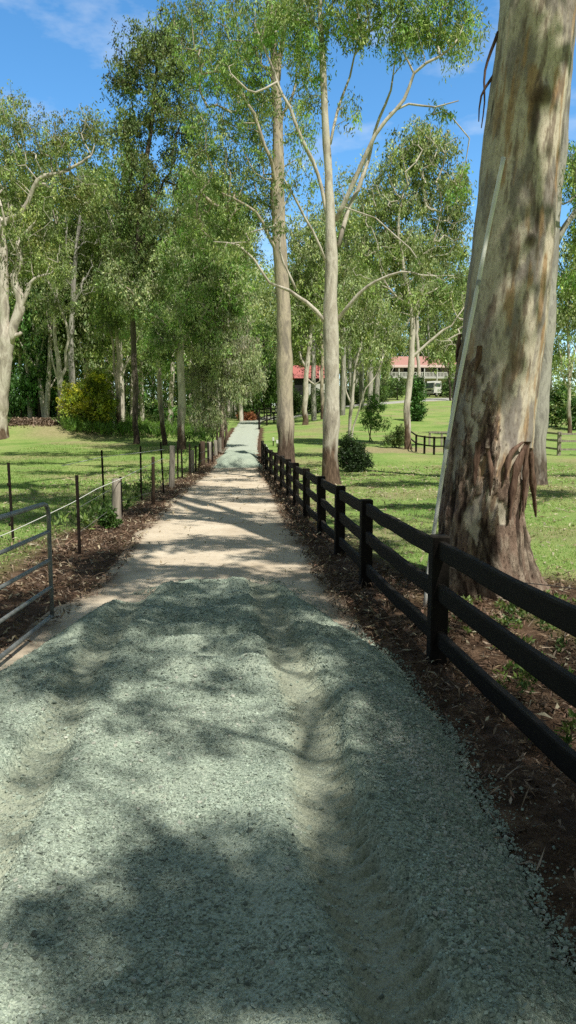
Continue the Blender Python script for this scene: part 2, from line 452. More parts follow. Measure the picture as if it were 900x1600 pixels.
# ------------------------------------------------------------------ track outline and ground
LE = np.array([[-30, -2.9], [2, -2.9], [6, -2.75], [10, -2.6], [13, -2.9], [16.4, -3.1], [26, -3.6], [36, -3.85], [50, -4.2], [58, -4.65], [80, -5.6], [100, -6.3], [112, -5.6], [125, -2.0]])
RE = np.array([[-30, 1.1], [2, 1.1], [6, 0.95], [10, 0.6], [12.3, 0.45], [16, 0.15], [26, -0.45], [36, -1.2], [44, -1.75], [58, -2.25], [80, -2.9], [100, -3.5], [112, -2.0], [125, 3.0]])
xl_ = lambda y: np.interp(y, LE[:, 0], LE[:, 1]); xr_ = lambda y: np.interp(y, RE[:, 0], RE[:, 1])
FXY = lambda y: 1.24 - 0.0765 * (np.asarray(y, float) - 6.3)            # line of the dark rail fence

def axis(segs):
    out = []
    for a, b, s in segs: out.append(np.arange(a, b, s))
    return np.unique(np.round(np.concatenate(out), 4))
gx = axis([(-900, -200, 100), (-200, -60, 14), (-60, -25, 2.5), (-25, -8, 0.5), (-8, 6, 0.1), (6, 16, 0.25), (16, 40, 1.2), (40, 100, 6), (100, 200, 14), (200, 1000, 100)])
gy = axis([(-120, -20, 20), (-20, 1, 1.0), (1, 16, 0.1), (16, 40, 0.22), (40, 70, 0.5), (70, 130, 1.5), (130, 300, 6), (300, 1600, 100)])
X, Yg = np.meshgrid(gx, gy); Xf, Yf = X.ravel(), Yg.ravel()
onroad = np.minimum(Xf - xl_(Yf), xr_(Yf) - Xf); near_track = (Yf < 118)
Zf = T(Xf, Yf) + np.where(np.abs(Xf) < 30, 0.035 * fbm(Xf * 1.3, Yf * 1.3, 0, 3, 21) + 0.02 * fbm(Xf * 6, Yf * 6, 0, 2, 22), 0) * sstep(-0.1, 0.5, -onroad)
Zf -= np.where(near_track, 0.07 * sstep(-0.05, 0.25, onroad), 0)
# litter: bare brown leafy ground beside the track
nz = fbm(Xf * 0.9, Yf * 0.9, 0, 4, 31)
dl = xl_(Yf) - Xf; dr = Xf - xr_(Yf)
wl = np.interp(Yf, [0, 8, 12, 18, 30, 50], [3.0, 2.6, 1.9, 1.1, 0.8, 0.5]); wr = np.interp(Yf, [0, 4, 8, 12, 16, 26, 45], [3.6, 3.2, 1.9, 1.0, 0.7, 0.5, 0.4])
lit = sstep(0.35, -0.35, dl / wl - 0.85 + 0.45 * nz) * (dl > -1) + sstep(0.35, -0.35, dr / wr - 0.85 + 0.45 * nz) * (dr > -1)
dtr = np.hypot(Xf - 2.6, Yf - 9.3); lit = np.maximum(lit, sstep(1.9, 0.9, dtr + 0.5 * nz))
bare = sstep(0.05, 0.5, fbm(Xf * 0.25, Yf * 0.35, 0, 4, 33)) * 0.75
q = fbm(Xf * 0.5, Yf * 0.5, 0, 3, 35)
for cu, cv, ru, rv in ((0.0, 0, 0, 0),): pass
c1 = G(560, 703); bare = np.maximum(bare, sstep(1.25, 0.6, np.hypot((Xf - c1[0] - 1.5) / 5.0, (Yf - c1[1]) / 3.0) + 0.3 * q))
c2 = G(120, 668); bare = np.maximum(bare, 0.9 * sstep(1.3, 0.5, np.hypot((Xf - c2[0]) / 5.0, (Yf - c2[1]) / 3.5) + 0.3 * q))
lit = np.where(Yf < 80, np.clip(lit, 0, 1), 0)
n_x, n_y = len(gx), len(gy)
i = (np.arange(n_y - 1)[:, None] * n_x + np.arange(n_x - 1)[None]).ravel()
quads = np.stack([i, i + 1, i + n_x + 1, i + n_x], -1)
m = NT('ground'); v = m.coords((1, 1, 1))
nA = m.noise(v, 0.35, 5, 0.6); nB = m.noise(v, 5, 5, 0.65); nC = m.noise(v, 40, 4, 0.7)
gr = m.ramp(nA, [(0.3, (0.17, 0.30, 0.07)), (0.5, (0.265, 0.385, 0.11)), (0.7, (0.38, 0.425, 0.165))])
gr = m.mix(gr, (0.45, 0.42, 0.20), m.ramp(nB, [(0.55, 0.0), (0.8, 0.7)]))
gr = m.mix(gr, (0.5, 0.5, 0.5), m.ramp(nC, [(0.25, 0.75), (0.5, 0.0)]), 'MULTIPLY')
dirt = m.ramp(nB, [(0.3, (0.05, 0.032, 0.022)), (0.5, (0.12, 0.075, 0.05)), (0.72, (0.26, 0.175, 0.12))])
dirt = m.mix(dirt, (0.35, 0.35, 0.35), m.ramp(nC, [(0.3, 0.8), (0.5, 0.0)]), 'MULTIPLY')
dry = m.ramp(nB, [(0.3, (0.27, 0.25, 0.12)), (0.7, (0.44, 0.38, 0.23))])
c = m.mix(gr, dry, m.attr('bare', 'Fac')); c = m.mix(c, dirt, m.attr('litter', 'Fac'))
b = m.bump(nC, 0.7, 0.04); b = m.bump(nB, 0.35, 0.06, b)
M['ground'] = m.out(c, 0.95, b, 0.1)
ground = mesh_obj('ground', np.stack([Xf, Yf, Zf], -1), [quads], M['ground'], extra={'litter': lit, 'bare': bare}, smooth=True)
tag(ground, kind='structure')
LIT = lambda x, y: None

# dirt track: one sheet with ragged sunken edges; blue-grey crushed rock beyond the far heap
ys = axis([(-12, 1, 0.5), (1, 40, 0.12), (40, 70, 0.35), (70, 122, 1.0)]); ts = np.linspace(0, 1, 49)
TT, YY = np.meshgrid(ts, ys)
L_ = xl_(YY) - 0.25 + 0.22 * fbm(YY * 1.1, 0 * YY, 3.1, 3, 41); R_ = xr_(YY) + 0.2 + 0.16 * fbm(YY * 1.1, 0 * YY, 8.1, 3, 42)
XX = L_ + (R_ - L_) * TT
e = np.minimum(XX - L_, R_ - XX)
ZZ = T(XX, YY) - 0.075 + 0.085 * sstep(0, 0.45, e) + 0.012 * fbm(XX * 1.2, YY * 0.6, 0, 3, 43) + 0.006 * fbm(XX * 8, YY * 8, 0, 2, 44)
for tr in (0.28, 0.74): ZZ -= 0.02 * np.exp(-((TT - tr) / 0.09) ** 2) * (YY > 9)
nr, nc_ = XX.shape
i = (np.arange(nr - 1)[:, None] * nc_ + np.arange(nc_ - 1)[None]).ravel()
m = NT('track_dirt'); v = m.coords((1, 1, 1))
nA = m.noise(v, 0.8, 5, 0.6); nB = m.noise(v, 9, 5, 0.65); nC = m.noise(v, 70, 3, 0.7)
c = m.ramp(nA, [(0.3, (0.57, 0.475, 0.365)), (0.55, (0.72, 0.62, 0.49)), (0.75, (0.80, 0.71, 0.575))])
c = m.mix(c, (0.36, 0.275, 0.195), m.ramp(nB, [(0.55, 0.0), (0.75, 0.75)]))
c = m.mix(c, (0.16, 0.105, 0.07), m.math('MULTIPLY', m.attr('edge', 'Fac'), 0.9))
c = m.mix(c, (0.48, 0.53, 0.46), m.attr('blue', 'Fac'))
c = m.mix(c, (0.55, 0.5, 0.47), m.ramp(nC, [(0.3, 0.75), (0.45, 0.0)]), 'MULTIPLY')
M['track'] = m.out(c, 0.95, m.bump(nC, 0.5, 0.02, m.bump(nB, 0.3, 0.03)), 0.12)
edge = sstep(0.75, 0.1, e + 0.35 * fbm(XX * 2, YY * 2, 0, 3, 46)); 
blue = sstep(45, 48, YY) * sstep(0.15, 0.45, e + 0.2 * fbm(XX, YY * 0.5, 0, 3, 47)) * (1 - 0.5 * sstep(95, 118, YY))
road = mesh_obj('dirt_road', np.stack([XX, YY, ZZ], -1).reshape(-1, 3), [np.stack([i, i + 1, i + nc_ + 1, i + nc_], -1)], M['track'], smooth=True, extra={'edge': edge.ravel(), 'blue': blue.ravel()})
tag(road, kind='structure')

# driveway across the slope to the house
dw = np.array([[-3.5, 104], [1, 109], [6, 112], [12, 116], [18, 124], [25, 133], [34, 138], [46, 140]], float)
dp = smooth_path(np.c_[dw, np.zeros(8), np.ones(8)], 1.5)[:, :2]
tn = np.gradient(dp, axis=0); tn /= np.linalg.norm(tn, axis=1)[:, None]; nn = np.stack([-tn[:, 1], tn[:, 0]], 1)
wd = np.interp(dp[:, 0], [0, 20, 27, 40], [1.6, 1.8, 5, 6])
rows = []
for t in np.linspace(-1, 1, 7):
    q = dp + nn * (t * wd)[:, None]; rows.append(np.c_[q, T(q[:, 0], q[:, 1]) + 0.12 * (1 - abs(t) ** 4) - 0.02])
V = np.stack(rows, 1).reshape(-1, 3); k = len(dp)
i = (np.arange(k - 1)[:, None] * 7 + np.arange(6)[None]).ravel()
drv = mesh_obj('driveway', V, [np.stack([i, i + 1, i + 8, i + 7], -1)], mat_plain('driveway_gravel', (0.42, 0.41, 0.39), 0.95, 0.2, 3), smooth=True)
tag(drv, kind='structure')

# ------------------------------------------------------------------ crushed rock heap in the foreground
GXL = np.array([[-3, -2.5], [6, -2.5], [7, -2.35], [8, -2.2], [9, -1.95], [9.6, -1.6], [10.3, -1.1]])
GXR = np.array([[-3, 1.14], [3.2, 1.14], [5, 1.1], [6.3, 0.98], [7.2, 0.75], [8, 0.52], [9, 0.27], [9.6, 0.02], [10.3, -0.4]])
RUTS = [(np.array([[1, 0.45], [2.5, 0.33], [3.2, 0.22], [4.07, 0.165], [4.9, 0.15], [6.5, -0.07], [9.1, -0.33], [11, -0.5]]), 0.165),
        (np.array([[1, -1.2], [3.7, -1.36], [5.75, -1.6], [9.1, -1.74], [11, -1.8]]), 0.15)]
def heap(x, y):
    """thickness over the terrain and rut mask"""
    n = fbm(x * 1.4, y * 1.4, 0, 4, 51); nf = fbm(x * 5, y * 5, 0, 3, 52)
    xl = np.interp(y, GXL[:, 0], GXL[:, 1]); xr = np.interp(y, GXR[:, 0], GXR[:, 1])
    e = np.minimum(np.minimum(x - xl, xr - x), (9.95 - y) * 0.9) + 0.10 * n + 0.035 * nf
    h = -0.06 + (0.20 - 0.05 * sstep(7.5, 9.5, y)) * sstep(-0.10, 0.42 + 0.3 * sstep(7.5, 9.5, y), e)
    amp = sstep(0.05, 0.45, e)
    h = h + amp * (0.045 * n + 0.012 * nf + 0.007 * fbm(x * 14, y * 14, 0, 2, 53))
    far = sstep(5.0, 6.6, y)
    rip = np.sin(2 * PI * (y + 0.25 * fbm(x * 1.1, y * 1.1, 0, 2, 54) + 0.1 * np.abs(x + 0.8)) / 0.62)
    h = h + amp * far * 0.030 * rip * (0.6 + 0.8 * vnoise(x * 1.7, y * 1.0, 0, 55))
    rut = np.zeros_like(h)
    for tab, wd in RUTS:
        c = np.interp(y, tab[:, 0], tab[:, 1]) + 0.010 * np.sin(y * 3.1) + 0.014 * nf
        dx = x - c
        ww = wd * (1 + 0.12 * n)
        k = np.exp(-(dx / ww) ** 6)
        depth = 0.043 * (1 + 0.35 * n) if wd > 0.16 else 0.055 * (1 + 0.5 * n)
        h = h - amp * k * depth - amp * k * far * 0.03 * rip * 0.7
        h = h + amp * 0.05 * np.exp(-((np.abs(dx) - ww * 1.75) / 0.11) ** 2) * (0.7 + 0.9 * n)
        if wd > 0.16:   # tyre lugs pressed into the sharp right-hand lip
            lug = sstep(-0.2, 0.35, np.sin(2 * PI * (y + dx * 0.35 + 0.03 * nf) / 0.115))
            lip = np.exp(-((dx - ww * 1.02) / 0.055) ** 2)
            h = h + amp * lip * (lug - 0.4) * 0.05 * (1 + 0.4 * n)
            h = h + amp * 0.050 * sstep(-0.015, 0.02, dx - ww * 1.05 - 0.03 * nf - 0.02 * (lug - .5)) * np.exp(-np.maximum(dx - ww, 0) / 0.45) * sstep(6.5, 4.5, y)
        lug2 = sstep(-0.3, 0.3, np.sin(2 * PI * (y - np.abs(dx) * 0.5 + 0.03 * nf) / 0.10)) * np.exp(-((np.abs(dx) - ww * 0.7) / 0.09) ** 2)
        h = h + amp * lug2 * 0.020
        rut = np.maximum(rut, k * amp * (1 if wd > 0.16 else 0.75))
    return h, rut, e
gxx = axis([(-4.2, -2.6, 0.04), (-2.6, 1.6, 0.017)]); gyy = axis([(-2, 1.6, 0.1), (1.6, 6, 0.017), (6, 10.6, 0.024)])
XX, YY = np.meshgrid(gxx, gyy); hh, rut, ee = heap(XX, YY)
ZZ = T(XX, YY) + hh
nr, nc_ = XX.shape
i = (np.arange(nr - 1)[:, None] * nc_ + np.arange(nc_ - 1)[None]).ravel()
qd = np.stack([i, i + 1, i + nc_ + 1, i + nc_], -1)
keep = (hh.ravel()[qd] > -0.05).any(1)
m = NT('crushed_rock'); v = m.coords((1, 1, 1))
cell = m.n('ShaderNodeTexVoronoi', feature='F1', i_Scale=75.0); m.l(v, cell.inputs['Vector'])
cell2 = m.n('ShaderNodeTexVoronoi', feature='F1', i_Scale=150.0); m.l(v, cell2.inputs['Vector'])
sp = m.n('ShaderNodeSeparateColor'); m.l(cell.outputs['Color'], sp.inputs[0])
sp2 = m.n('ShaderNodeSeparateColor'); m.l(cell2.outputs['Color'], sp2.inputs[0])
base = m.ramp(m.math('ADD', m.math('MULTIPLY', sp.outputs[0], 0.5), m.math('MULTIPLY', sp2.outputs[0], 0.5)), [(0.15, (0.21, 0.275, 0.22)), (0.5, (0.40, 0.48, 0.395)), (0.85, (0.57, 0.65, 0.54))])
nA = m.noise(v, 2.2, 5, 0.6); nB = m.noise(v, 55, 5, 0.7)
base = m.mix(base, (0.53, 0.585, 0.48), m.ramp(nA, [(0.42, 0.0), (0.65, 0.55)]))
fine = m.mix((0.27, 0.265, 0.195), (0.42, 0.415, 0.31), nB)
c = m.mix(base, fine, m.math('MULTIPLY', m.attr('rut', 'Fac'), 0.55))
c = m.mix(c, (0.45, 0.47, 0.46), m.ramp(nB, [(0.30, 0.8), (0.46, 0.0)]), 'MULTIPLY')
hgt = m.math('ADD', m.math('MULTIPLY', cell.outputs['Distance'], -1.0), m.math('MULTIPLY', nB, 0.8))
b = m.bump(hgt, 0.75, 0.012); b = m.bump(cell2.outputs['Distance'], 0.35, 0.006, b)
M['rock'] = m.out(c, 0.9, b, 0.2)
gravel = mesh_obj('gravel', np.stack([XX, YY, ZZ], -1).reshape(-1, 3), [qd[keep]], M['rock'], smooth=True, extra={'rut': rut.ravel()})
tag(gravel, 'pale blue-grey crushed rock freshly spread over the near track with two wheel ruts', 'gravel', kind='stuff')

def ground_z(x, y):
    on = np.minimum(x - xl_(y), xr_(y) - x)
    return T(x, y) + (0.035 * fbm(x * 1.3, y * 1.3, 0, 3, 21) + 0.02 * fbm(x * 6, y * 6, 0, 2, 22)) * sstep(-0.1, 0.5, -on)
def rocks(name, x, y, z, s, colr, mat, kind='stuff'):
    n = len(x)
    base_v = np.array([[a, b_, c_] for a in (-1, 1) for b_ in (-1, 1) for c_ in (-1, 1)], float) * 0.62
    fq = np.array([[0, 1, 3, 2], [4, 6, 7, 5], [0, 4, 5, 1], [2, 3, 7, 6], [0, 2, 6, 4], [1, 5, 7, 3]])
    V = base_v[None] * RNG.uniform(0.55, 1.25, (n, 1, 3)) + RNG.normal(0, 0.20, (n, 8, 3))
    a = RNG.normal(0, 1, (n, 4)); a /= np.linalg.norm(a, axis=1)[:, None]
    w_, x_, y_, z_ = a.T
    R = np.stack([1 - 2 * (y_ * y_ + z_ * z_), 2 * (x_ * y_ - z_ * w_), 2 * (x_ * z_ + y_ * w_), 2 * (x_ * y_ + z_ * w_), 1 - 2 * (x_ * x_ + z_ * z_), 2 * (y_ * z_ - x_ * w_), 2 * (x_ * z_ - y_ * w_), 2 * (y_ * z_ + x_ * w_), 1 - 2 * (x_ * x_ + y_ * y_)], -1).reshape(n, 3, 3)
    V = np.einsum('nij,nkj->nki', R, V) * s[:, None, None]; V[:, :, 2] *= 0.8
    V += np.stack([x, y, z + s * 0.3], -1)[:, None]
    Fq = (np.arange(n)[:, None, None] * 8 + fq[None]).reshape(-1, 4)
    return mesh_obj(name, V.reshape(-1, 3), [Fq], mat, col=np.repeat(colr, 8, 0))
m = NT('stone'); v = m.coords(); M['stone'] = m.out(m.mix(m.attr('Col'), (0.75, 0.75, 0.75), m.noise(v, 160, 3), 'MULTIPLY'), 0.85, None, 0.25)
def scatter_rocks(n, y0, y1, smed, seed):
    rg = np.random.default_rng(seed)
    y = y0 + (y1 - y0) * rg.uniform(0, 1, n); x = rg.uniform(-2.9, 1.6, n)
    f = np.abs(x) < y * 0.40 + 0.15
    x, y = x[f], y[f]
    h, rt, e = heap(x, y)
    # loose piles of coarser stone along the right edge and in drifts beside the ruts
    drift = fbm(x * 1.3, y * 1.3, 0, 3, 61)
    edge_r = np.exp(-((np.interp(y, GXR[:, 0], GXR[:, 1]) - x - 0.28) / 0.25) ** 2) * (y < 6)
    p = (0.75 + 0.9 * drift + 0.5 * edge_r) * (1 - 0.86 * rt) * np.where(e > 0.0, 1, 0.22 * np.exp(e / 0.07))
    k = rg.uniform(0, 1, len(x)) < np.clip(p, 0.0, 1) * (e > -0.5)
    x, y, h, edge_r = x[k], y[k], h[k], edge_r[k]
    s = smed * np.exp(rg.normal(0, 0.42, len(x))) * (1 + 0.25 * edge_r)
    v_ = rg.normal(0.455, 0.12, len(x)).clip(0.17, 0.68)
    pale = rg.uniform(0, 1, len(x)) < 0.015 + 0.16 * edge_r * (y < 5.2) * (y > 2.6) + 0.22 * np.exp(-((x - 0.78) / 0.28) ** 2 - ((y - 4.1) / 0.35) ** 2)
    v_ = np.where(pale, rg.uniform(0.48, 0.68, len(x)), v_); s = np.where(pale, s * 1.35, s)
    tint = np.where(pale[:, None], [[0.97, 1.0, 0.88]], [[0.85, 1.0, 0.85]])
    return x, y, np.where(h > 0.0, T(x, y) + h, np.maximum(ground_z(x, y), T(x, y) + h)), np.clip(s, 0.002, 0.015), v_[:, None] * tint
A1 = scatter_rocks(140000, 2.0, 5.0, 0.0047, 1); A2 = scatter_rocks(80000, 5.0, 10.0, 0.0062, 2)
st = [np.concatenate([a, b_]) for a, b_ in zip(A1, A2)]
tag(rocks('gravel_stones', *st, M['stone']), 'loose angular blue-grey stones lying over the gravel heap', 'gravel', kind='stuff')

# far heap of the same rock where the blue-grey surface begins
xs = np.linspace(-4.6, -0.9, 90); yy = np.arange(36.3, 49, 0.12); XX, YY = np.meshgrid(xs, yy)
e = np.minimum(np.minimum(XX - xl_(YY) - 0.1, xr_(YY) - XX + 0.1), np.minimum((YY - 37.2) * 0.7, (48 - YY) * 0.25)) + 0.35 * fbm(XX * 0.9, YY * 0.9, 0, 3, 71)
hh = -0.08 + 0.58 * sstep(-0.1, 0.6, e) * (0.8 + 0.5 * fbm(XX * 1.1, YY * 0.8, 0, 3, 72)) * np.interp(YY, [37, 40, 48], [1, 0.8, 0.3])
ZZ = T(XX, YY) + hh; nr, nc_ = XX.shape
i = (np.arange(nr - 1)[:, None] * nc_ + np.arange(nc_ - 1)[None]).ravel(); qd = np.stack([i, i + 1, i + nc_ + 1, i + nc_], -1)
keep = (hh.ravel()[qd] > -0.05).any(1)
tag(mesh_obj('gravel', np.stack([XX, YY, ZZ], -1).reshape(-1, 3), [qd[keep]], M['rock'], smooth=True, extra={'rut': np.zeros(XX.size)}),
    'second low heap of blue-grey crushed rock across the track further up', 'gravel', kind='stuff')

# ------------------------------------------------------------------ grass, dry leaves, weeds (stuff)
def litter_w(x, y):
    nz = fbm(x * 0.9, y * 0.9, 0, 4, 31); dl = xl_(y) - x; dr = x - xr_(y)
    wl = np.interp(y, [0, 8, 12, 18, 30, 50], [3.0, 2.6, 1.9, 1.1, 0.8, 0.5]); wr = np.interp(y, [0, 4, 8, 12, 16, 26, 45], [3.6, 3.2, 1.9, 1.0, 0.7, 0.5, 0.4])
    l = sstep(0.35, -0.35, dl / wl - 0.85 + 0.45 * nz) * (dl > -0.3) + sstep(0.35, -0.35, dr / wr - 0.85 + 0.45 * nz) * (dr > -0.25)
    return np.clip(np.maximum(l, sstep(1.9, 0.9, np.hypot(x - 2.6, y - 9.3) + 0.5 * nz)), 0, 1)
def blades(name, label, n, side, y0, y1, h, wdt, cols, seed, pw=1.0):
    rg = np.random.default_rng(seed)
    y = y0 + (y1 - y0) * rg.uniform(0, 1, n) ** pw
    if side > 0: x = xr_(y) + rg.uniform(0.2, 1, n) * (np.minimum(y * 0.42 + 1, 16) - xr_(y))
    else: x = xl_(y) - rg.uniform(0.05, 1, n) * (np.minimum(y * 0.40 + 0.5, 17) + xl_(y)).clip(0.3)
    k = rg.uniform(0, 1, n) > litter_w(x, y) * 1.15
    k &= rg.uniform(0, 1, n) < 0.55 + 0.9 * fbm(x * 0.7, y * 0.7, 0, 3, 81)
    x, y = x[k], y[k]; n = len(x); z = ground_z(x, y) - 0.01
    a = rg.uniform(0, 2 * PI, n); hgt = h * rg.uniform(0.4, 1.3, n) * (1 + 0.012 * y); lean = rg.uniform(0.2, 1.1, n) * hgt; ww = wdt * rg.uniform(0.6, 1.4, n) * (1 + 0.03 * y)
    b0 = np.stack([x, y, z], -1); sd = np.stack([-np.sin(a), np.cos(a), 0 * a], -1) * ww[:, None] / 2; tip = b0 + np.stack([np.cos(a) * lean, np.sin(a) * lean, hgt], -1)
    V = np.stack([b0 - sd, b0 + sd, tip], 1).reshape(-1, 3)
    cc = np.asarray(cols)[rg.integers(0, len(cols), n)] * rg.uniform(0.7, 1.35, (n, 1))
    return tag(mesh_obj(name, V, [np.arange(n * 3).reshape(-1, 3)], M['grass'], col=np.repeat(cc, 3, 0)), label, 'grass', kind='stuff')
GC = [(0.25, 0.40, 0.10), (0.32, 0.46, 0.13), (0.18, 0.33, 0.075), (0.45, 0.46, 0.21), (0.28, 0.42, 0.115)]
blades('grass', 'short sunlit lawn grass behind the dark rail fence', 130000, 1, 4, 40, 0.042, 0.010, GC, 5, 1.25)
blades('grass', 'short grass of the paddock beyond the wire fence', 110000, -1, 9, 54, 0.05, 0.012, GC, 6, 1.1)

def flat_leaves(n, x, y, z, L, W, cols, rg, tilt=0.45):
    a = rg.uniform(0, 2 * PI, n); t = rg.normal(0, tilt, n); r = rg.normal(0, 0.5, n)
    d = np.stack([np.cos(a) * np.cos(t), np.sin(a) * np.cos(t), np.sin(t)], -1)
    s = np.stack([-np.sin(a), np.cos(a), r], -1); s /= np.linalg.norm(s, axis=1)[:, None]
    up = np.cross(d, s)
    p = np.stack([x, y, z], -1); L = L[:, None]; W = W[:, None]
    cu = rg.normal(0, 0.18, (n, 1)) * L
    V = np.stack([p - d * L / 2, p + s * W / 2 + up * cu, p + d * L / 2, p - s * W / 2 + up * cu], 1).reshape(-1, 3)
    cc = np.asarray(cols)[rg.integers(0, len(cols), n)] * rg.uniform(0.55, 1.35, (n, 1))
    return V, np.arange(n * 4).reshape(-1, 4), np.repeat(np.clip(cc, 0, .9), 4, 0)
LC = [(0.09, 0.055, 0.04), (0.12, 0.075, 0.05), (0.07, 0.045, 0.035), (0.22, 0.145, 0.10), (0.29, 0.20, 0.14), (0.15, 0.10, 0.07), (0.34, 0.25, 0.18), (0.10, 0.065, 0.045), (0.40, 0.31, 0.24), (0.25, 0.15, 0.11)]
rg = np.random.default_rng(9)
def litter_pts(n, side, y0, y1, pw):
    y = y0 + (y1 - y0) * rg.uniform(0, 1, n) ** pw
    x = xr_(y) + rg.uniform(-0.12, 1, n) ** 1.0 * 3.3 if side > 0 else xl_(y) + 0.35 - rg.uniform(0, 1, n) * 3.2
    k = rg.uniform(0, 1, n) < (0.06 + litter_w(x, y)) * np.interp(heap(x, y)[2], [-0.3, 0.1], [1, 0.03])
    k &= rg.uniform(0, 1, n) < 0.5 + 0.8 * fbm(x * 2.2, y * 2.2, 0, 3, 83)
    return x[k], y[k]
for side, n, y0, y1, lab in ((1, 85000, 2.0, 44, 'brown fallen gum leaves and bark under the dark rail fence'), (-1, 52000, 3.0, 50, 'brown leaf litter banked along the wire fence and gate')):
    x, y = litter_pts(n, side, y0, y1, 1.9); k = len(x); sc_ = np.interp(y, [2, 6, 12, 45], [0.62, 0.95, 1.2, 1.9])
    stick = rg.uniform(0, 1, k) < 0.13
    L = np.where(stick, rg.uniform(0.08, 0.30, k), rg.uniform(0.03, 0.11, k)) * sc_; W = np.where(stick, rg.uniform(0.006, 0.02, k), rg.uniform(0.010, 0.028, k)) * sc_
    V, Fq, cc = flat_leaves(k, x, y, ground_z(x, y) + rg.uniform(0.005, 0.05, k), L, W, LC, rg)
    tag(mesh_obj('leaf_litter', V, [Fq], M['litter'], col=cc), lab, 'leaf litter', kind='stuff')
# a sprinkle of dry leaves over the lawn and the bare track
x = rg.uniform(-9, 14, 16000); y = 5 + 33 * rg.uniform(0, 1, 16000) ** 1.4; k = (heap(x, y)[2] < -0.1) & (rg.uniform(0, 1, 16000) < np.where((x > xl_(y) + .3) & (x < xr_(y) - .2), 0.12, 0.8)); x, y = x[k], y[k]; k = len(x)
V, Fq, cc = flat_leaves(k, x, y, ground_z(x, y) + 0.03, rg.uniform(0.06, 0.13, k) * (1 + .03 * y), rg.uniform(0.015, 0.03, k) * (1 + .03 * y), [(0.45, 0.38, 0.26), (0.35, 0.27, 0.17), (0.5, 0.45, 0.33)], rg, 0.25)
tag(mesh_obj('fallen_leaves', V, [Fq], M['litter'], col=cc), 'pale dry leaves scattered over the lawn', 'fallen leaves', kind='stuff')
# green weeds at the foot of the big gum and along the right edge
x = np.concatenate([rg.normal(2.6, 0.7, 70), rg.normal(3.0, 0.9, 70), rg.uniform(1.6, 3.2, 30)]); y = np.concatenate([rg.normal(7.6, 0.5, 70), rg.normal(6.3, 0.8, 70), rg.uniform(3.5, 6, 30)])
k = x > 1.5; x, y = x[k], y[k]
V, Fq, cc = leaves(np.stack([x, y, ground_z(x, y) + 0.05], -1), 26, 0.10, 0.06, 0.022, [(0.11, 0.19, 0.045), (0.16, 0.22, 0.06), (0.08, 0.14, 0.035)], droop=-0.5, squash=0.5)
tag(mesh_obj('weeds', V, [Fq], M['grass'], col=cc), 'low green weeds in the litter round the foot of the big gum', 'weeds', kind='stuff')
x, y = rg.normal(-4.6, 0.35, 90), rg.uniform(14, 46, 90); x = xl_(y) - rg.uniform(0.7, 1.6, 90)
V, Fq, cc = leaves(np.stack([x, y, ground_z(x, y) + 0.12], -1), 22, 0.22, 0.14, 0.04, [(0.12, 0.21, 0.05), (0.18, 0.26, 0.07)], droop=-0.8, squash=0.8)
tag(mesh_obj('weeds', V, [Fq], M['grass'], col=cc), 'ragged green weeds along the foot of the wire fence', 'weeds', kind='stuff')
# rank grass on the bank at the wood's edge
n = 420; uu = rg.uniform(100, 330, n); pts = np.array([G(u_, 686 - (330 - u_) * 0.07 + rg.normal(0, 5)) for u_ in uu])
V, Fq, cc = leaves(pts + [0, 0, 0.25], 20, 0.55, 0.5, 0.06, [(0.13, 0.25, 0.04), (0.17, 0.30, 0.05), (0.10, 0.19, 0.035)], droop=-1.0, squash=0.6)
tag(mesh_obj('undergrowth', V, [Fq], M['grass'], col=cc), "bright rank grass and ferns along the edge of the left wood", 'undergrowth', kind='stuff')
#PART3
# ------------------------------------------------------------------ dark timber rail fence on the right
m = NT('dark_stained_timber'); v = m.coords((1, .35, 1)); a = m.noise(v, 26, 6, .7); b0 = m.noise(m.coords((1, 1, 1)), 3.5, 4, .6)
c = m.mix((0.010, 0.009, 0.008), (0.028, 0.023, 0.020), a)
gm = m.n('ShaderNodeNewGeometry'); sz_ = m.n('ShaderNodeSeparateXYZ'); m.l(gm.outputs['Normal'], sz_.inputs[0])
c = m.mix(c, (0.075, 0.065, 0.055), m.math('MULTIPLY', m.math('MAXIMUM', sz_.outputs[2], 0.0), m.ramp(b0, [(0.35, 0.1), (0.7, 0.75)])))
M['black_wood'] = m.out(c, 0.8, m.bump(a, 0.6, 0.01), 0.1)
M['old_wood'] = mat_plain('weathered_timber', (0.30, 0.27, 0.23), 0.9, 0.4, 16, 0.6, 0, 0.1, (1, 1, 0.12))
M['brown_wood'] = mat_plain('brown_timber', (0.085, 0.06, 0.045), 0.9, 0.45, 16, 0.6, 0, 0.1, (1, 1, 0.12))
M['picket'] = mat_plain('rusty_dark_steel', (0.022, 0.016, 0.014), 0.8, 0.5, 22, 0.2, 0.2, 0.2)
M['galv'] = mat_plain('galvanised_steel', (0.27, 0.275, 0.265), 0.55, 0.3, 14, 0.15, 0.45, 0.4)
M['tape'] = mat_plain('white_tape', (0.72, 0.73, 0.70), 0.6, 0.15, 30, 0.0)
M['wire'] = mat_plain('dark_wire', (0.06, 0.055, 0.05), 0.6, 0.2, 30, 0.0, 0.5)
M['white_paint'] = mat_plain('white_paint', (0.72, 0.72, 0.70), 0.45, 0.12, 9, 0.05)

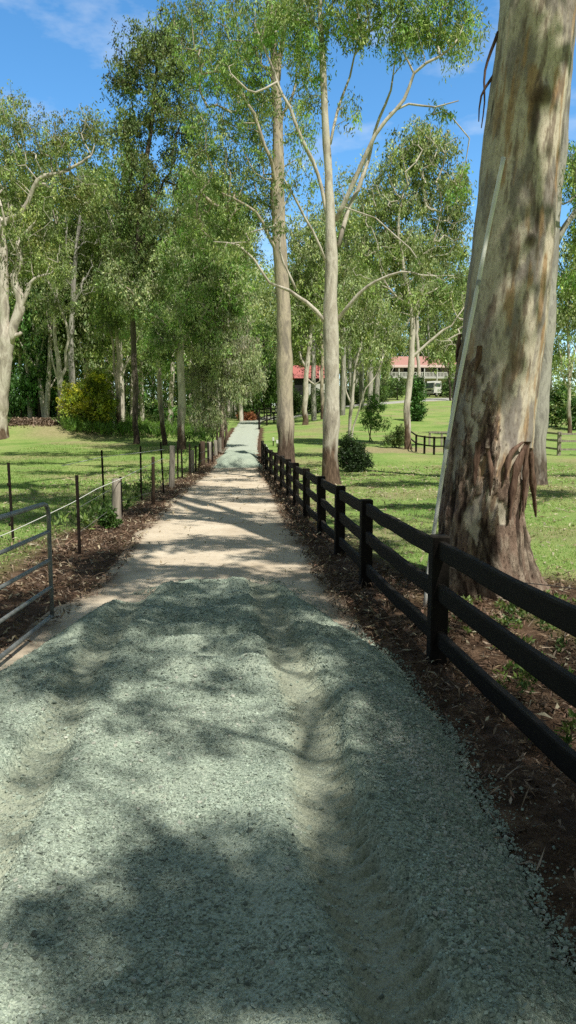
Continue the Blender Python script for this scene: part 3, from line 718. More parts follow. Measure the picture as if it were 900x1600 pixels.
post_px = [(573, 915), (527, 868), (498, 835), (478, 808), (463, 789), (450, 776), (439, 764), (431, 753), (424, 744), (417, 735), (411, 728), (407.5, 721)]
pts = [np.array([1.55, 3.55, 0.0]), np.array([1.275, 6.3, 0])]
for u_, v_ in post_px:
    g = G(u_, v_); yv = g[1]
    pts.append(np.array([float(FXY(yv)), yv, gz(float(FXY(yv)), yv)]))
pts.insert(0, np.array([1.80, 0.75, 0.0]))
fence = thing('rail_fence', 'dark stained timber three-rail fence running up the right side of the track', 'fence', pts[2])
org = pts[2]; FH = 1.09
rr = np.random.default_rng(4)
for k, p in enumerate(pts):
    mb = MB(); a = rr.normal(0, 0.02); an = math.atan2(0.0765, 1) + a
    ax = np.array([[math.cos(an), math.sin(an), 0], [-math.sin(an), math.cos(an), 0], [rr.normal(0, .008), rr.normal(0, .008), 1]])
    hw = 0.074 if k < 4 else 0.078
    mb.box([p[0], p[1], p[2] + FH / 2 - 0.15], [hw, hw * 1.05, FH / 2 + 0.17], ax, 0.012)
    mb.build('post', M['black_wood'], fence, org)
for k in range(len(pts) - 1):
    a, b_ = pts[k], pts[k + 1]
    for h, th in ((0.995, 0.074), (0.63, 0.072), (0.24, 0.068)):
        mb = MB(); p0 = a + [0, 0, h + rr.normal(0, .012)]; p1 = b_ + [0, 0, h + rr.normal(0, .012)]
        d = p1 - p0; L = np.linalg.norm(d); d /= L; sd = np.cross([0, 0, 1], d); sd /= np.linalg.norm(sd); up = np.cross(d, sd)
        nseg = 7; prof = [(-1, -.8), (-.8, -1), (.8, -1), (1, -.8), (1, .8), (.8, 1), (-.8, 1), (-1, .8)]
        V = []
        for s in range(nseg + 1):
            t = s / nseg; off = rr.normal(0, 0.004, 2)
            c = p0 + (p1 - p0) * t - [0, 0, 0.012 * math.sin(PI * t)]
            for x_, y_ in prof: V.append(c + sd * (x_ * 0.028 + off[0] + (0.0)) + up * (y_ * th + off[1]))
        Q = [[s * 8 + j, s * 8 + 8 + j, s * 8 + 8 + (j + 1) % 8, s * 8 + (j + 1) % 8] for s in range(nseg) for j in range(8)]
        mb.add(np.array(V), Q, [[0, j, j + 1] for j in range(1, 7)] + [[nseg * 8, nseg * 8 + j + 1, nseg * 8 + j] for j in range(1, 7)])
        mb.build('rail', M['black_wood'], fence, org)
# white electric line on the far side of the fence and the dark wire on to the right
mb = MB(); q = [np.array([float(FXY(yv)) + 0.17, yv, gz(float(FXY(yv)), yv) + 0.93 - 0.1 * math.sin(PI * ((yv - 8.3) / 6 % 1)) ** 2 * 0.3]) for yv in np.linspace(8.3, 40, 34)]
mb.tube(q, [0.008 + 0.00025 * p[1] for p in q], 5)
tag(mb.build('fence_line', M['tape'], None, q[0]), 'thin pale electric line strung behind the dark rail fence', 'wire')
mb = MB(); q = [P(682, 880, 8.3), P(760, 902, 8.42), P(850, 914, 8.5), P(905, 921, 8.6), P(1100, 950, 9.0)]
q[1][1] = 8.38; mb.tube(smooth_path(np.c_[np.array(q), np.full(5, .006)], .2)[:, :3], 0.006, 5)
tag(mb.build('guy_wire', M['wire'], None, q[0]), 'dark thin wire stretched in front of the foot of the big gum', 'wire')

# ------------------------------------------------------------------ wire fence on the left
wf = G(125, 866)
wfence = thing('wire_fence', 'old wire fence of steel pickets and grey split posts along the left of the track', 'fence', wf)
def picket(u, v0, v1, wpx=None, kind='picket', lab=None, parent=wfence, o=wf):
    """post with its foot at pixel row v1 and its top at v0"""
    g = G(u, v1); h = (v1 - v0) / F_PX * g[1] * 1.01
    mb = MB(); lean = rr.normal(0, 0.02, 2)
    if kind == 'picket':
        r = max(0.021, 0.0009 * g[1]); n = 3
        prof = [(0, 1), (0.22, 0.18), (1, -0.5), (0.15, -0.35), (-0.15, -0.35), (-1, -0.5), (-0.22, 0.18)]
        V = []
        for z_ in (-0.2, h): V += [[g[0] + a * r * 1.25 + lean[0] * z_, g[1] + b_ * r * 1.25 + lean[1] * z_, g[2] + z_] for a, b_ in prof]
        Q = [[j, (j + 1) % 7, 7 + (j + 1) % 7, 7 + j] for j in range(7)]
        V += [[g[0] + lean[0] * h, g[1] + lean[1] * h, g[2] + h]]
        mb.add(np.array(V), Q, [[7 + j, 7 + (j + 1) % 7, 14] for j in range(7)])
        mt = M['picket']
    else:
        r = (wpx or 12) / F_PX * g[1] * 0.5
        mb.tube([g + [lean[0] * z_, lean[1] * z_, z_] for z_ in (-0.25, 0.0, h * 0.35, h * 0.7, h - 0.012, h)], [r * 1.1, r * 1.06, r, r * 0.97, r * 0.95, r * 0.8], 9, rough=0.18, seed=u)
        mt = M['old_wood'] if kind == 'wood' else M['brown_wood']
    b_ = mb.build('post', mt, parent, o, smooth=(kind != 'picket'))
    if lab: b_['label'] = lab
    return g + [lean[0] * h, lean[1] * h, h]
tops = []
for a in [(125, 742, 866), (191, 745, 806), (239.5, 714, 789, 6, 'brown'), (278, 690, 750), (285, 702, 748), (297, 694, 742), (306, 697, 737), (311, 694, 733), (326, 692, 725), (332, 690, 722)]:
    tops.append(picket(*a))
for a in [(182, 748, 822, 15, 'wood', 'thick pale split timber post beside a green weed'), (268, 697, 762, 9, 'wood'), (299, 704, 738, 9, 'wood'), (317, 690, 728, 8, 'brown'), (327, 691, 718, 7, 'wood'), (337, 688, 712, 6, 'wood'), (343, 684, 706, 6, 'wood')]:
    picket(*a)
def strand(px_h, parent, o, r, mat, name='wire'):
    mb = MB(); mb.tube(np.array(px_h), r, 4); return mb.build(name, mat, parent, o)
feet = [G(125, 866), G(191, 806), G(239.5, 789), G(278, 750), G(311, 733), G(332, 722), G(343, 706)]
for h in (0.35, 0.75):
    strand([f + [0, 0, h] for f in feet], wfence, wf, 0.004, M['galv'])
# second line of pickets with white electric tape, further into the paddock
tf = G(21, 846)
tfence = thing('tape_fence', 'line of thin dark pickets carrying white electric tape through the paddock', 'fence', tf)
tt = [picket(*a, parent=tfence, o=tf) for a in [(21, 723, 846), (163, 704, 790), (221, 698, 783), (256, 692, 772)]]
tl = [P(-60, 862, 10.3), P(12, 833, 11.6), P(64, 809, 12.6), P(112, 786, 13.6), P(151, 764, 14.6), P(191, 747, 15.5), P(219, 733, 17.2), P(256, 716, 19)]
strand(tl, tfence, tf, 0.0065, M['tape'], 'tape')
g163, g221, g256 = G(163, 790), G(221, 783), G(256, 772)
strand([P(96, 728, g163[1] - 2.6), P(163, 713.5, g163[1] - 0.03), P(221, 707, g221[1] - 0.03), P(256, 702, g256[1])], tfence, tf, 0.008, M['tape'], 'tape')
g21 = G(21, 846)
for zz in (0.30, 1.02):
    mb = MB(); mb.box(g21 + [-0.04, 0, zz], [0.03, 0.02, 0.025], None, 0.006); mb.build('insulator', M['picket'], tfence, tf)

# ------------------------------------------------------------------ steel pipe gate, swung open beside the gravel
gx0 = -2.41; gy1 = 7.55; gzb = 0.10; gate_l = 3.6
gate = thing('pipe_gate', 'galvanised steel pipe gate standing open at the left edge of the gravel', 'gate', (gx0, gy1 - gate_l, gz(gx0, gy1)))
go = gate.location
mb = MB(); R_ = 0.022; ztop = gzb + 1.16
loop = [(gy1 - gate_l, gzb), (gy1 - gate_l, ztop - 0.1), (gy1 - gate_l + 0.03, ztop - 0.03), (gy1 - gate_l + 0.1, ztop), (gy1 - 2, ztop), (gy1 - 0.14, ztop), (gy1 - 0.06, ztop - 0.02), (gy1 - 0.018, ztop - 0.07), (gy1, ztop - 0.15), (gy1, gzb + 0.5), (gy1, gzb - 0.03)]
mb.tube([[gx0, a, b_] for a, b_ in loop], R_, 10); mb.build('frame', M['galv'], gate, go, smooth=True)
for h in (0.0, 0.30, 0.58, 0.87):
    mb = MB(); mb.tube([[gx0, gy1 - gate_l + 0.02, gzb + h], [gx0, gy1 - 2, gzb + h - 0.006], [gx0, gy1 - 0.02, gzb + h]], R_ * (0.85 if h else 1.0), 10); mb.build('rail', M['galv'], gate, go, smooth=True)
mb = MB(); mb.tube([[gx0, gy1 - gate_l - 0.14, -0.3], [gx0, gy1 - gate_l - 0.14, 0.7], [gx0, gy1 - gate_l - 0.14, 1.5]], 0.09, 10, rough=0.1)
for zz in (0.3, 1.05): mb.tube([[gx0, gy1 - gate_l - 0.1, zz], [gx0, gy1 - gate_l + 0.01, zz]], 0.02, 6)
tag(mb.build('gate_post', M['brown_wood'], None, (gx0, gy1 - gate_l - 0.14, 0)), 'round timber post that carries the open pipe gate', 'post')

# ------------------------------------------------------------------ the big gum in the foreground
BO = np.array([2.50, 9.25, 0.0])
OUT = np.array([[-50, 780, 908], [0, 781, 903], [100, 769, 893], [200, 755, 881], [300, 745, 871], [400, 734, 866], [500, 722, 856], [600, 711, 843], [700, 701, 833], [750, 695, 824], [800, 688, 817], [850, 685, 822], [900, 684, 832], [925, 682, 846], [945, 672, 862], [965, 660, 880]], float)
zs = [];  cx = []; rd = []
for v_, a, b_ in OUT:
    pl, pr = P(a, v_, BO[1]), P(b_, v_, BO[1]); zs.append(pl[2]); cx.append((pl[0] + pr[0]) / 2); rd.append((pr[0] - pl[0]) / 2 * 0.95)
zs, cx, rd = np.array(zs)[::-1], np.array(cx)[::-1], np.array(rd)[::-1]
zz = np.concatenate([np.arange(-0.35, 7.6, 0.018), np.arange(7.6, 21, 0.25)])
def ext(z, zs, a, slope):
    r = np.interp(z, zs, a); return np.where(z > zs[-1], a[-1] + slope * (z - zs[-1]), r)
cxs = ext(zz, zs, cx, 0.10); rds = np.maximum(ext(zz, zs, rd, -0.022), 0.14); rds = np.where(zz < zs[0], rds + 0.35 * (zs[0] - zz), rds)
ns = 220; th = np.arange(ns) * 2 * PI / ns
TH, ZZ = np.meshgrid(th, zz)
ph = np.arctan2(np.cos(TH), -np.sin(TH))            # 0 faces the camera (-Y), positive to +X
s_ = np.clip(ph / (PI / 2), -2, 2)
zb = np.interp(s_, [-2, -1.4, -1.0, -0.75, -0.5, -0.25, 0.0, 0.18, 0.3, 0.45, 0.75, 1.0, 2.0], [2.2, 2.9, 3.05, 2.95, 2.85, 2.45, 1.95, 1.45, 1.38, 1.5, 1.75, 1.85, 2.0])
cth, sth = np.cos(TH), np.sin(TH)
n1 = fbm(cth * 2.2, sth * 2.2, ZZ * 1.1, 4, 91); n2 = fbm(cth * 6, sth * 6, ZZ * 3.2, 4, 92); n3 = fbm(cth * 14, sth * 14, ZZ * 4.5, 3, 93); nv = fbm(cth * 8, sth * 8, ZZ * 1.7, 4, 94)
stock = sstep(-0.06, 0.06, zb + 0.25 * n1 + 0.55 * n2 * 0.6 + 0.30 * nv - ZZ)
patch = sstep(0.01, 0.10, n2 * 0.6 + nv * 0.7 + 0.25 * n1 - 0.34 + 0.25 * sstep(1.0, 2.0, ZZ)) * stock * sstep(0.75, 1.3, ZZ)   # smooth bark showing through
for (uu_, vv_, ra, rb) in ((741, 806, .10, .26), (726, 690, .06, .38), (757, 730, .09, .20), (770, 800, .05, .16), (712, 600, .05, .3), (786, 800, .05, .12), (752, 620, .06, .2)):
    p = P(uu_, vv_, BO[1] - 0.5); k = np.argmin(np.abs(zz - p[2])); ph0 = math.asin(np.clip((p[0] - cxs[k]) / rds[k], -1, 1))
    q_ = np.sqrt((((ph - ph0) * rds[:, None]) / ra) ** 2 + ((ZZ - p[2]) / rb) ** 2) + 1.1 * n2 + .6 * n3
    patch = np.maximum(patch, sstep(1.05, .8, q_) * stock)
stock = np.clip(stock - patch, 0, 1)
flake = np.round((nv * 0.6 + n3 * 0.5 + n2 * 0.5) * 5) / 5
plates = stock * (0.022 + 0.022 * flake + 0.022 * n3) * sstep(-0.2, 0.3, ZZ)
foot = sstep(0.9, 0.0, ZZ)
butt = foot * (0.09 * np.cos(TH * 5 + 0.6) + 0.05 * np.cos(TH * 9 + 2)) + foot * 0.05 * nv
R = rds[:, None] * (1 + 0.03 * n1 * (1 - stock)) + plates + butt * 0.8 + 0.012 * n2
# knots and a branch scar
for (uu_, vv_, rr_, hh_) in ((850, 140, 0.10, 0.10), (830, 372, 0.07, 0.045), (765, 150, 0.05, -0.03)):
    p = P(uu_, vv_, BO[1] - 0.5); k = np.argmin(np.abs(zz - p[2])); sphi = np.clip((p[0] - cxs[k]) / rds[k], -1, 1); ph0 = math.asin(sphi)
    R = R + hh_ * np.exp(-(((ph - ph0) * rds[:, None]) ** 2 + ((ZZ - p[2]) * 0.7) ** 2) / rr_ ** 2 * 2)
V = np.stack([cxs[:, None] + R * np.cos(TH), BO[1] + R * np.sin(TH) + 0 * ZZ, ZZ], -1).reshape(-1, 3)
nr = len(zz); i = np.arange(nr - 1)[:, None] * ns; j = np.arange(ns)[None]; k = (j + 1) % ns
qd = np.stack([i + j, i + k, i + ns + k, i + ns + j], -1).reshape(-1, 4)
# colour: cream, grey and ochre skin above, purplish brown flaking plates below
skin = np.array([0.69, 0.615, 0.505])[None, None] * (1 + 0.10 * n3[..., None])
t = sstep(-0.08, 0.16, fbm(cth * 3 + 5, sth * 3, ZZ * 1.5, 5, 95))[..., None]; skin = skin * (1 - t) + np.array([0.335, 0.295, 0.27]) * t
t = (sstep(0.10, 0.32, fbm(cth * 5 + 2, sth * 5, ZZ * 1.4, 4, 96)) * 0.85)[..., None]; skin = skin * (1 - t) + np.array([0.47, 0.30, 0.165]) * t
t = (sstep(0.19, 0.29, fbm(cth * 6 + 8, sth * 6, ZZ * 1.5, 5, 97)) * 0.75)[..., None]; skin = skin * (1 - t) + np.array([0.24, 0.18, 0.145]) * t
t = (sstep(0.15, 0.42, fbm(cth * 4 + 3, sth * 4, ZZ * 2.2, 3, 98)) * 0.6)[..., None]; skin = skin * (1 - t) + np.array([0.64, 0.57, 0.48]) * t
t = sstep(-0.35, -1.0, s_)[..., None] * 0.45; skin = skin * (1 - t) + np.array([0.30, 0.285, 0.275]) * t  # shade of the left side put into the skin colour
for (uu_, vv_, ra, rb) in ((850, 148, 0.16, 0.10), (838, 180, 0.05, 0.28), (830, 374, 0.06, 0.10), (783, 148, .03, .12), (842, 340, .03, .2)):
    p = P(uu_, vv_, BO[1] - 0.5); k = np.argmin(np.abs(zz - p[2])); ph0 = math.asin(np.clip((p[0] - cxs[k]) / rds[k], -1, 1))
    t = np.exp(-((((ph - ph0) * rds[:, None]) / ra) ** 2 + ((ZZ - p[2]) / rb) ** 2) ** 2)[..., None] * 0.85
    skin = skin * (1 - t) + np.array([0.09, 0.06, 0.045]) * t
bk = np.array([0.27, 0.19, 0.15])[None, None] * (1 + 0.5 * flake[..., None])
t = sstep(0.1, 0.4, n2)[..., None] * 0.55; bk = bk * (1 - t) + np.array([0.36, 0.225, 0.18]) * t
t = sstep(-0.02, -0.28, nv + 0.3 * n3)[..., None] * 0.85; bk = bk * (1 - t) + np.array([0.035, 0.022, 0.018]) * t
t = (sstep(1.0, 0.3, ZZ) * 0.7 * sstep(-0.3, 0.2, n3))[..., None]; bk = bk * (1 - t) + np.array([0.27, 0.225, 0.18]) * t
t = (sstep(0.08, 0.30, n3 + .4 * n2) * 0.65)[..., None]; bk = bk * (1 - t) + np.array([0.50, 0.41, 0.33]) * t
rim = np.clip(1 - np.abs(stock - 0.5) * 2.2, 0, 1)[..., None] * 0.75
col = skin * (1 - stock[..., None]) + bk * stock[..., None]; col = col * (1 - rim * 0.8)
m = NT('big_gum_bark'); v = m.coords((1, 1, 0.4)); a = m.noise(v, 30, 6, 0.72); v2 = m.coords((1, 1, 0.5)); b0 = m.noise(v2, 95, 4, 0.7)
c = m.mix(m.attr('Col'), (0.62, 0.58, 0.55), m.ramp(a, [(0.34, 1.0), (0.52, 0.0)]), 'MULTIPLY'); c = m.mix(c, (1.12, 1.1, 1.06), m.ramp(b0, [(0.5, 0), (0.7, 1)]), 'MULTIPLY')
st_ = m.attr('stock', 'Fac'); v3 = m.coords((1, 1, 0.32)); cr3 = m.noise(v3, 48, 5, 0.6, 0.8); c = m.mix(c, (0.30, 0.27, 0.26), m.math('MULTIPLY', m.ramp(cr3, [(0.36, 1.0), (0.44, 0.0)]), st_), 'MULTIPLY')
b = m.n('ShaderNodeBump', i_Distance=0.03); m.l(a, b.inputs['Height']); m.l(m.math('ADD', m.math('MULTIPLY', st_, 0.7), 0.25), b.inputs['Strength'])
M['big_bark'] = m.out(c, 0.85, b.outputs[0], 0.2)
big = thing('gum_tree', 'huge smooth-barked gum with peeling brown stocking beside the rail fence', 'tree', BO)
# limbs above the picture and their crown, whose shadow falls across the track and paddock
stems = [np.c_[cxs[::12], np.full(len(cxs[::12]), BO[1]), zz[::12], rds[::12]]]
limb_def = [((0.0), [(3.6, 9.25, 10.5, .2), (1.6, 10.5, 13, .16), (-0.8, 11.5, 15.5, .12), (-3.0, 12.5, 17, .07)]),
            (0, [(3.9, 9.25, 12, .2), (5.5, 8, 14.5, .15), (7.5, 7, 17, .08)]), (0, [(4.1, 9.25, 14, .17), (3.4, 12, 17, .12), (2.2, 14.5, 20, .07)]),
            (0, [(4.3, 9.25, 16, .15), (3.0, 7.5, 19, .1), (1.5, 6, 21, .06)]), (0, [(4.6, 9.25, 19, .14), (4.8, 9.8, 23, .1), (4.4, 10, 26, .05)])]
limbs = [smooth_path(np.array(l), 0.5) for _, l in limb_def]
mb = MB(); mb.add(V, qd)
trunk_n = len(V)
me_limb = MB()
for k, s in enumerate(limbs): me_limb.tube(s[:, :3], s[:, 3], 10, rough=0.08, seed=k)
rgb = np.random.default_rng(77)
def blobs_w(specs, rg):
    out = []
    for x, y, z, r, n in specs:
        q = rg.normal(0, 1, (n, 3)); q /= np.linalg.norm(q, axis=1)[:, None]; out.append([x, y, z] + q * rg.uniform(0, 1, (n, 1)) ** .4 * np.array([r, r, r * 0.75]))
    return np.vstack(out)
cl = blobs_w([(-1.5, 12, 16.5, 2.6, 40), (0.8, 11, 14.8, 1.6, 14), (7, 7.2, 17, 2.8, 40), (2.6, 14, 19.5, 2.6, 40), (2, 6.3, 20.6, 2.6, 36), (4.6, 10, 25, 3.4, 60), (5.5, 12, 21, 2.4, 30)], rgb)
cl = np.array([c_ for c_ in cl if c_[2] > 13.2])
aims = [aim(rgb, *q) for q in ((300, 848, 130, 8, 24, 12, 15), (455, 868, 60, 9, 18, 12, 15), (330, 806, 90, 3.5, 14, 13, 17), (400, 781, 60, 2.5, 12, 14, 18), (350, 765, 60, 1.2, 8, 14, 18), (350, 750, 50, 1.5, 10, 15, 19), (290, 893, 110, 5, 14, 11, 14), (480, 910, 60, 14, 16, 11, 14), (170, 890, 70, 30, 24, 11, 14), (60, 960, 60, 50, 20, 11, 13), (420, 825, 70, 3, 8, 12, 15),
                               (110, 709, 130, 3.5, 90, 25, 29), (30, 724, 60, 1.6, 22, 20, 23), (100, 739, 80, 3, 44, 16, 20), (50, 759, 70, 4.5, 44, 15, 18), (70, 779, 80, 6, 44, 14, 17), (50, 808, 70, 9, 34, 13, 16), (190, 728, 50, 2, 20, 17, 20), (230, 775, 40, 8, 12, 14, 17), (620, 757, 80, 4, 40, 15, 18), (640, 792, 60, 3, 18, 13, 16), (865, 772, 45, 6, 24, 14, 17), (875, 742, 30, 3, 12, 16, 19), (560, 742, 50, 2, 16, 16, 19), (600, 850, 40, 10, 8, 11, 14), (560, 900, 40, 30, 10, 10, 13), (600, 960, 40, 30, 8, 10, 13))]
trunk_px = []
for u_, v_, ru_, rv_, n_ in ((720, 700, 25, 120, 12), (735, 480, 22, 110, 16), (775, 300, 30, 110, 16), (800, 90, 26, 100, 14), (840, 230, 30, 120, 12), (820, 420, 30, 60, 8), (860, 60, 30, 60, 8), (780, 560, 30, 50, 5), (760, 830, 60, 50, 8), (720, 850, 40, 60, 8)):
    for _ in range(max(2, int(n_ * .4))):
        a_, b_ = rgb.uniform(-1, 1, 2); p = P(u_ + a_ * ru_, v_ + b_ * rv_, 8.75); z_ = rgb.uniform(10.5, 14.5) + max(0, p[2] - 4) * .6
        trunk_px.append(p + SDIR / SDIR[2] * max(3.5, z_ - p[2]))
def unseen(q):
    q = np.asarray(q) - [0, 0, EYE]; f = q[:, 1] * math.cos(PITCH) - q[:, 2] * math.sin(PITCH); h = q[:, 1] * math.sin(PITCH) + q[:, 2] * math.cos(PITCH)
    return (f < 0.1) | (h / f * F_PX > 880) | (np.abs(q[:, 0] / f * F_PX) > 520)
aims = [a_[unseen(a_)] for a_ in aims]
ntr = len(trunk_px); cl = np.vstack([cl] + aims + [np.array(trunk_px)])
gr = grow(limbs + [stems[0][stems[0][:, 2] > 9]], cl, rgb, 0.011, 0.6)
me_limb.add(np.vstack(gr.V), np.vstack(gr.Q))
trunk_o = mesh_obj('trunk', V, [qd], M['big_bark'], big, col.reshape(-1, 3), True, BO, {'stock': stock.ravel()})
me_limb.build('limbs', M['bark_pale'], big, BO, True)
LV, LF, Lc = leaves(cl[:-ntr], 70, 0.55, 0.26, 0.085, OLIVE, rng=rgb)
L2, F2, c2_ = leaves(cl[-ntr:], 60, 0.24, 0.18, 0.06, OLIVE, rng=rgb)
LF = np.vstack([LF, F2 + len(LV)]); LV = np.vstack([LV, L2]); Lc = np.vstack([Lc, c2_])
mesh_obj('crown', LV, [LF], M['leaf'], big, Lc, False, BO)
# hanging strips of peeled bark
m = NT('peeled_bark'); v = m.coords((1, 1, 0.2)); a = m.noise(v, 25, 5, 0.65)
M['strip'] = m.out(m.ramp(a, [(0.3, (0.06, 0.035, 0.028)), (0.5, (0.17, 0.105, 0.08)), (0.7, (0.30, 0.20, 0.155))]), 0.9, m.bump(a, 0.5, 0.02), 0.1)
def strip(px, wpx, curl=0.02, ypush=0.0):
    """px: (u,v) rows from the attached top to the free tip, hung just off the trunk face"""
    p = []
    for u_, v_ in px:
        z_ = P(u_, v_, 8.75)[2]; k = np.argmin(np.abs(zz - z_)); xx = P(u_, v_, 8.75)[0]
        dx = np.clip((xx - cxs[k]) / (rds[k] + 0.05), -1, 1); yy_ = BO[1] - (rds[k] + 0.07) * math.sqrt(max(0.0, 1 - dx * dx)) - ypush * len(p)
        p.append(P(u_, v_, yy_))
    p = smooth_path(np.c_[np.array(p), np.full(len(p), .1)], 0.05)[:, :3]; n = len(p)
    t = np.linspace(0, 1, n); wd = wpx / F_PX * 8.7 * (0.55 + 0.6 * np.sin(PI * (0.15 + 0.8 * t))) * (1 - 0.55 * t ** 3) * (1 + 0.2 * np.sin(t * 17 + px[0][0]))
    V = []
    for a_, ww in zip(p, wd):
        for e_ in (-1, -0.4, 0.4, 1): V.append(a_ + [e_ * ww / 2, (e_ * e_ - .5) * curl, 0])
    V = np.array(V); bk_ = V + [0, 0.012, 0]; allV = np.vstack([V, bk_]); q = []
    for a_ in range(n - 1):
        for b_ in range(3): q += [[a_ * 4 + b_, a_ * 4 + b_ + 1, a_ * 4 + b_ + 5, a_ * 4 + b_ + 4], [4 * n + a_ * 4 + b_ + 1, 4 * n + a_ * 4 + b_, 4 * n + a_ * 4 + b_ + 4, 4 * n + a_ * 4 + b_ + 5]]
        q += [[a_ * 4, a_ * 4 + 4, 4 * n + a_ * 4 + 4, 4 * n + a_ * 4], [a_ * 4 + 7, a_ * 4 + 3, 4 * n + a_ * 4 + 3, 4 * n + a_ * 4 + 7]]
    q += [[0, 1, 4 * n + 1, 4 * n], [1, 2, 4 * n + 2, 4 * n + 1], [2, 3, 4 * n + 3, 4 * n + 2]]
    mesh_obj('bark_strip', allV, [np.array(q)], M['strip'], big, None, True, BO)
for px, wd in [([(826, 690), (812, 720), (803, 760), (797, 812)], 11), ([(824, 692), (822, 730), (820, 770), (818, 800)], 8), ([(829, 700), (832, 740), (835, 775), (838, 808)], 9), ([(820, 690), (806, 700), (795, 720), (790, 750)], 9),
               ([(719, 522), (716, 545), (713, 565)], 6), ([(750, 540), (748, 560), (742, 580)], 9), ([(748, 690), (745, 720), (741, 760)], 9), ([(762, 700), (768, 740), (766, 775)], 7), ([(720, 640), (716, 680), (714, 720)], 8)]:
    strip(px, wd)
for px in ([(763, 60), (758, 110), (757, 160), (752, 200)], [(761, 120), (752, 150), (748, 190)]):      # long dark ribbons hanging off the left side high up
    mb = MB(); p = np.array([P(u_, v_, BO[1]) for u_, v_ in px]); p[0] = P(px[0][0] + 16, px[0][1] - 10, BO[1]); mb.tube(smooth_path(np.c_[p, np.full(len(p), .1)], .1)[:, :3], np.linspace(0.02, 0.006, len(smooth_path(np.c_[p, np.full(len(p), .1)], .1))), 6, rough=.3); mb.build('bark_strip', M['strip'], big, BO, True)
# white pole leaning on the trunk
mb = MB(); q = [(664, 930, 8.30), (672, 870, 8.32), (680, 818, 8.34), (697, 706, 8.36), (716, 600, 8.38), (742, 470, 8.42), (763, 360, 8.46), (787, 246, 8.52)]
pp = np.array([[*P(u_, v_, y_), 0.021] for u_, v_, y_ in q]); pp[0, 2] = 0.0
sp_ = smooth_path(pp, .12); mb.tube(sp_[:, :3], np.interp(sp_[:, 2], [0, 6], [0.022, 0.024]), 10)
pole = thing('pole', 'long thin white plastic pole propped against the big gum trunk', 'pole', pp[0, :3])
mb.build('tube', mat_plain('white_plastic', (0.88, 0.88, 0.85), 0.4, 0.06, 6, 0.0), pole, pp[0, :3], True)
for v_, u_, y_ in ((694, 699, 8.36), (445, 747, 8.43)):
    mb = MB(); c = P(u_, v_, y_); d = P(u_ + 2, v_ - 10, y_) - c; d /= np.linalg.norm(d); mb.tube([c - d * 0.05, c + d * 0.05], 0.026, 10); mb.build('coupling', mat_plain('grey_plastic', (0.45, 0.45, 0.44), 0.5), pole, pp[0, :3], True)
#PART4
# ------------------------------------------------------------------ the other trees, one by one
tree('gum_tree', 'tall gum close behind the huge trunk, half hidden by it', 'tree',
     [[(832, 757, 48), (834, 720, 42), (838, 640, 37), (846, 540, 34), (857, 400, 31), (870, 230, 28), (884, 60, 26), (896, -80, 22), (905, -200, 14)],
      [(866, 385, 13), (880, 355, 12), (895, 335, 11), (915, 322, 9), (940, 300, 6)], [(862, 300, 5), (880, 318, 4), (900, 300, 3)], [(886, 20, 12), (860, -80, 9), (830, -150, 6)]],
     [(905, -220, 90, 60, 40, 0, 3), (830, -190, 50, 40, 20), (960, 280, 30, 40, 14), (925, 250, 25, 25, 8, -.5)], leaf=(.22, .045), per=30, cr=.55, col=OLIVE, bark='bark_grey', seed=3, start_v=395, shade=lambda rg: np.vstack([aim(rg, 620, 757, 70, 4, 16, 15, 18), aim(rg, 640, 790, 50, 3, 8, 13, 16), aim(rg, 860, 775, 40, 6, 10, 14, 17)]))
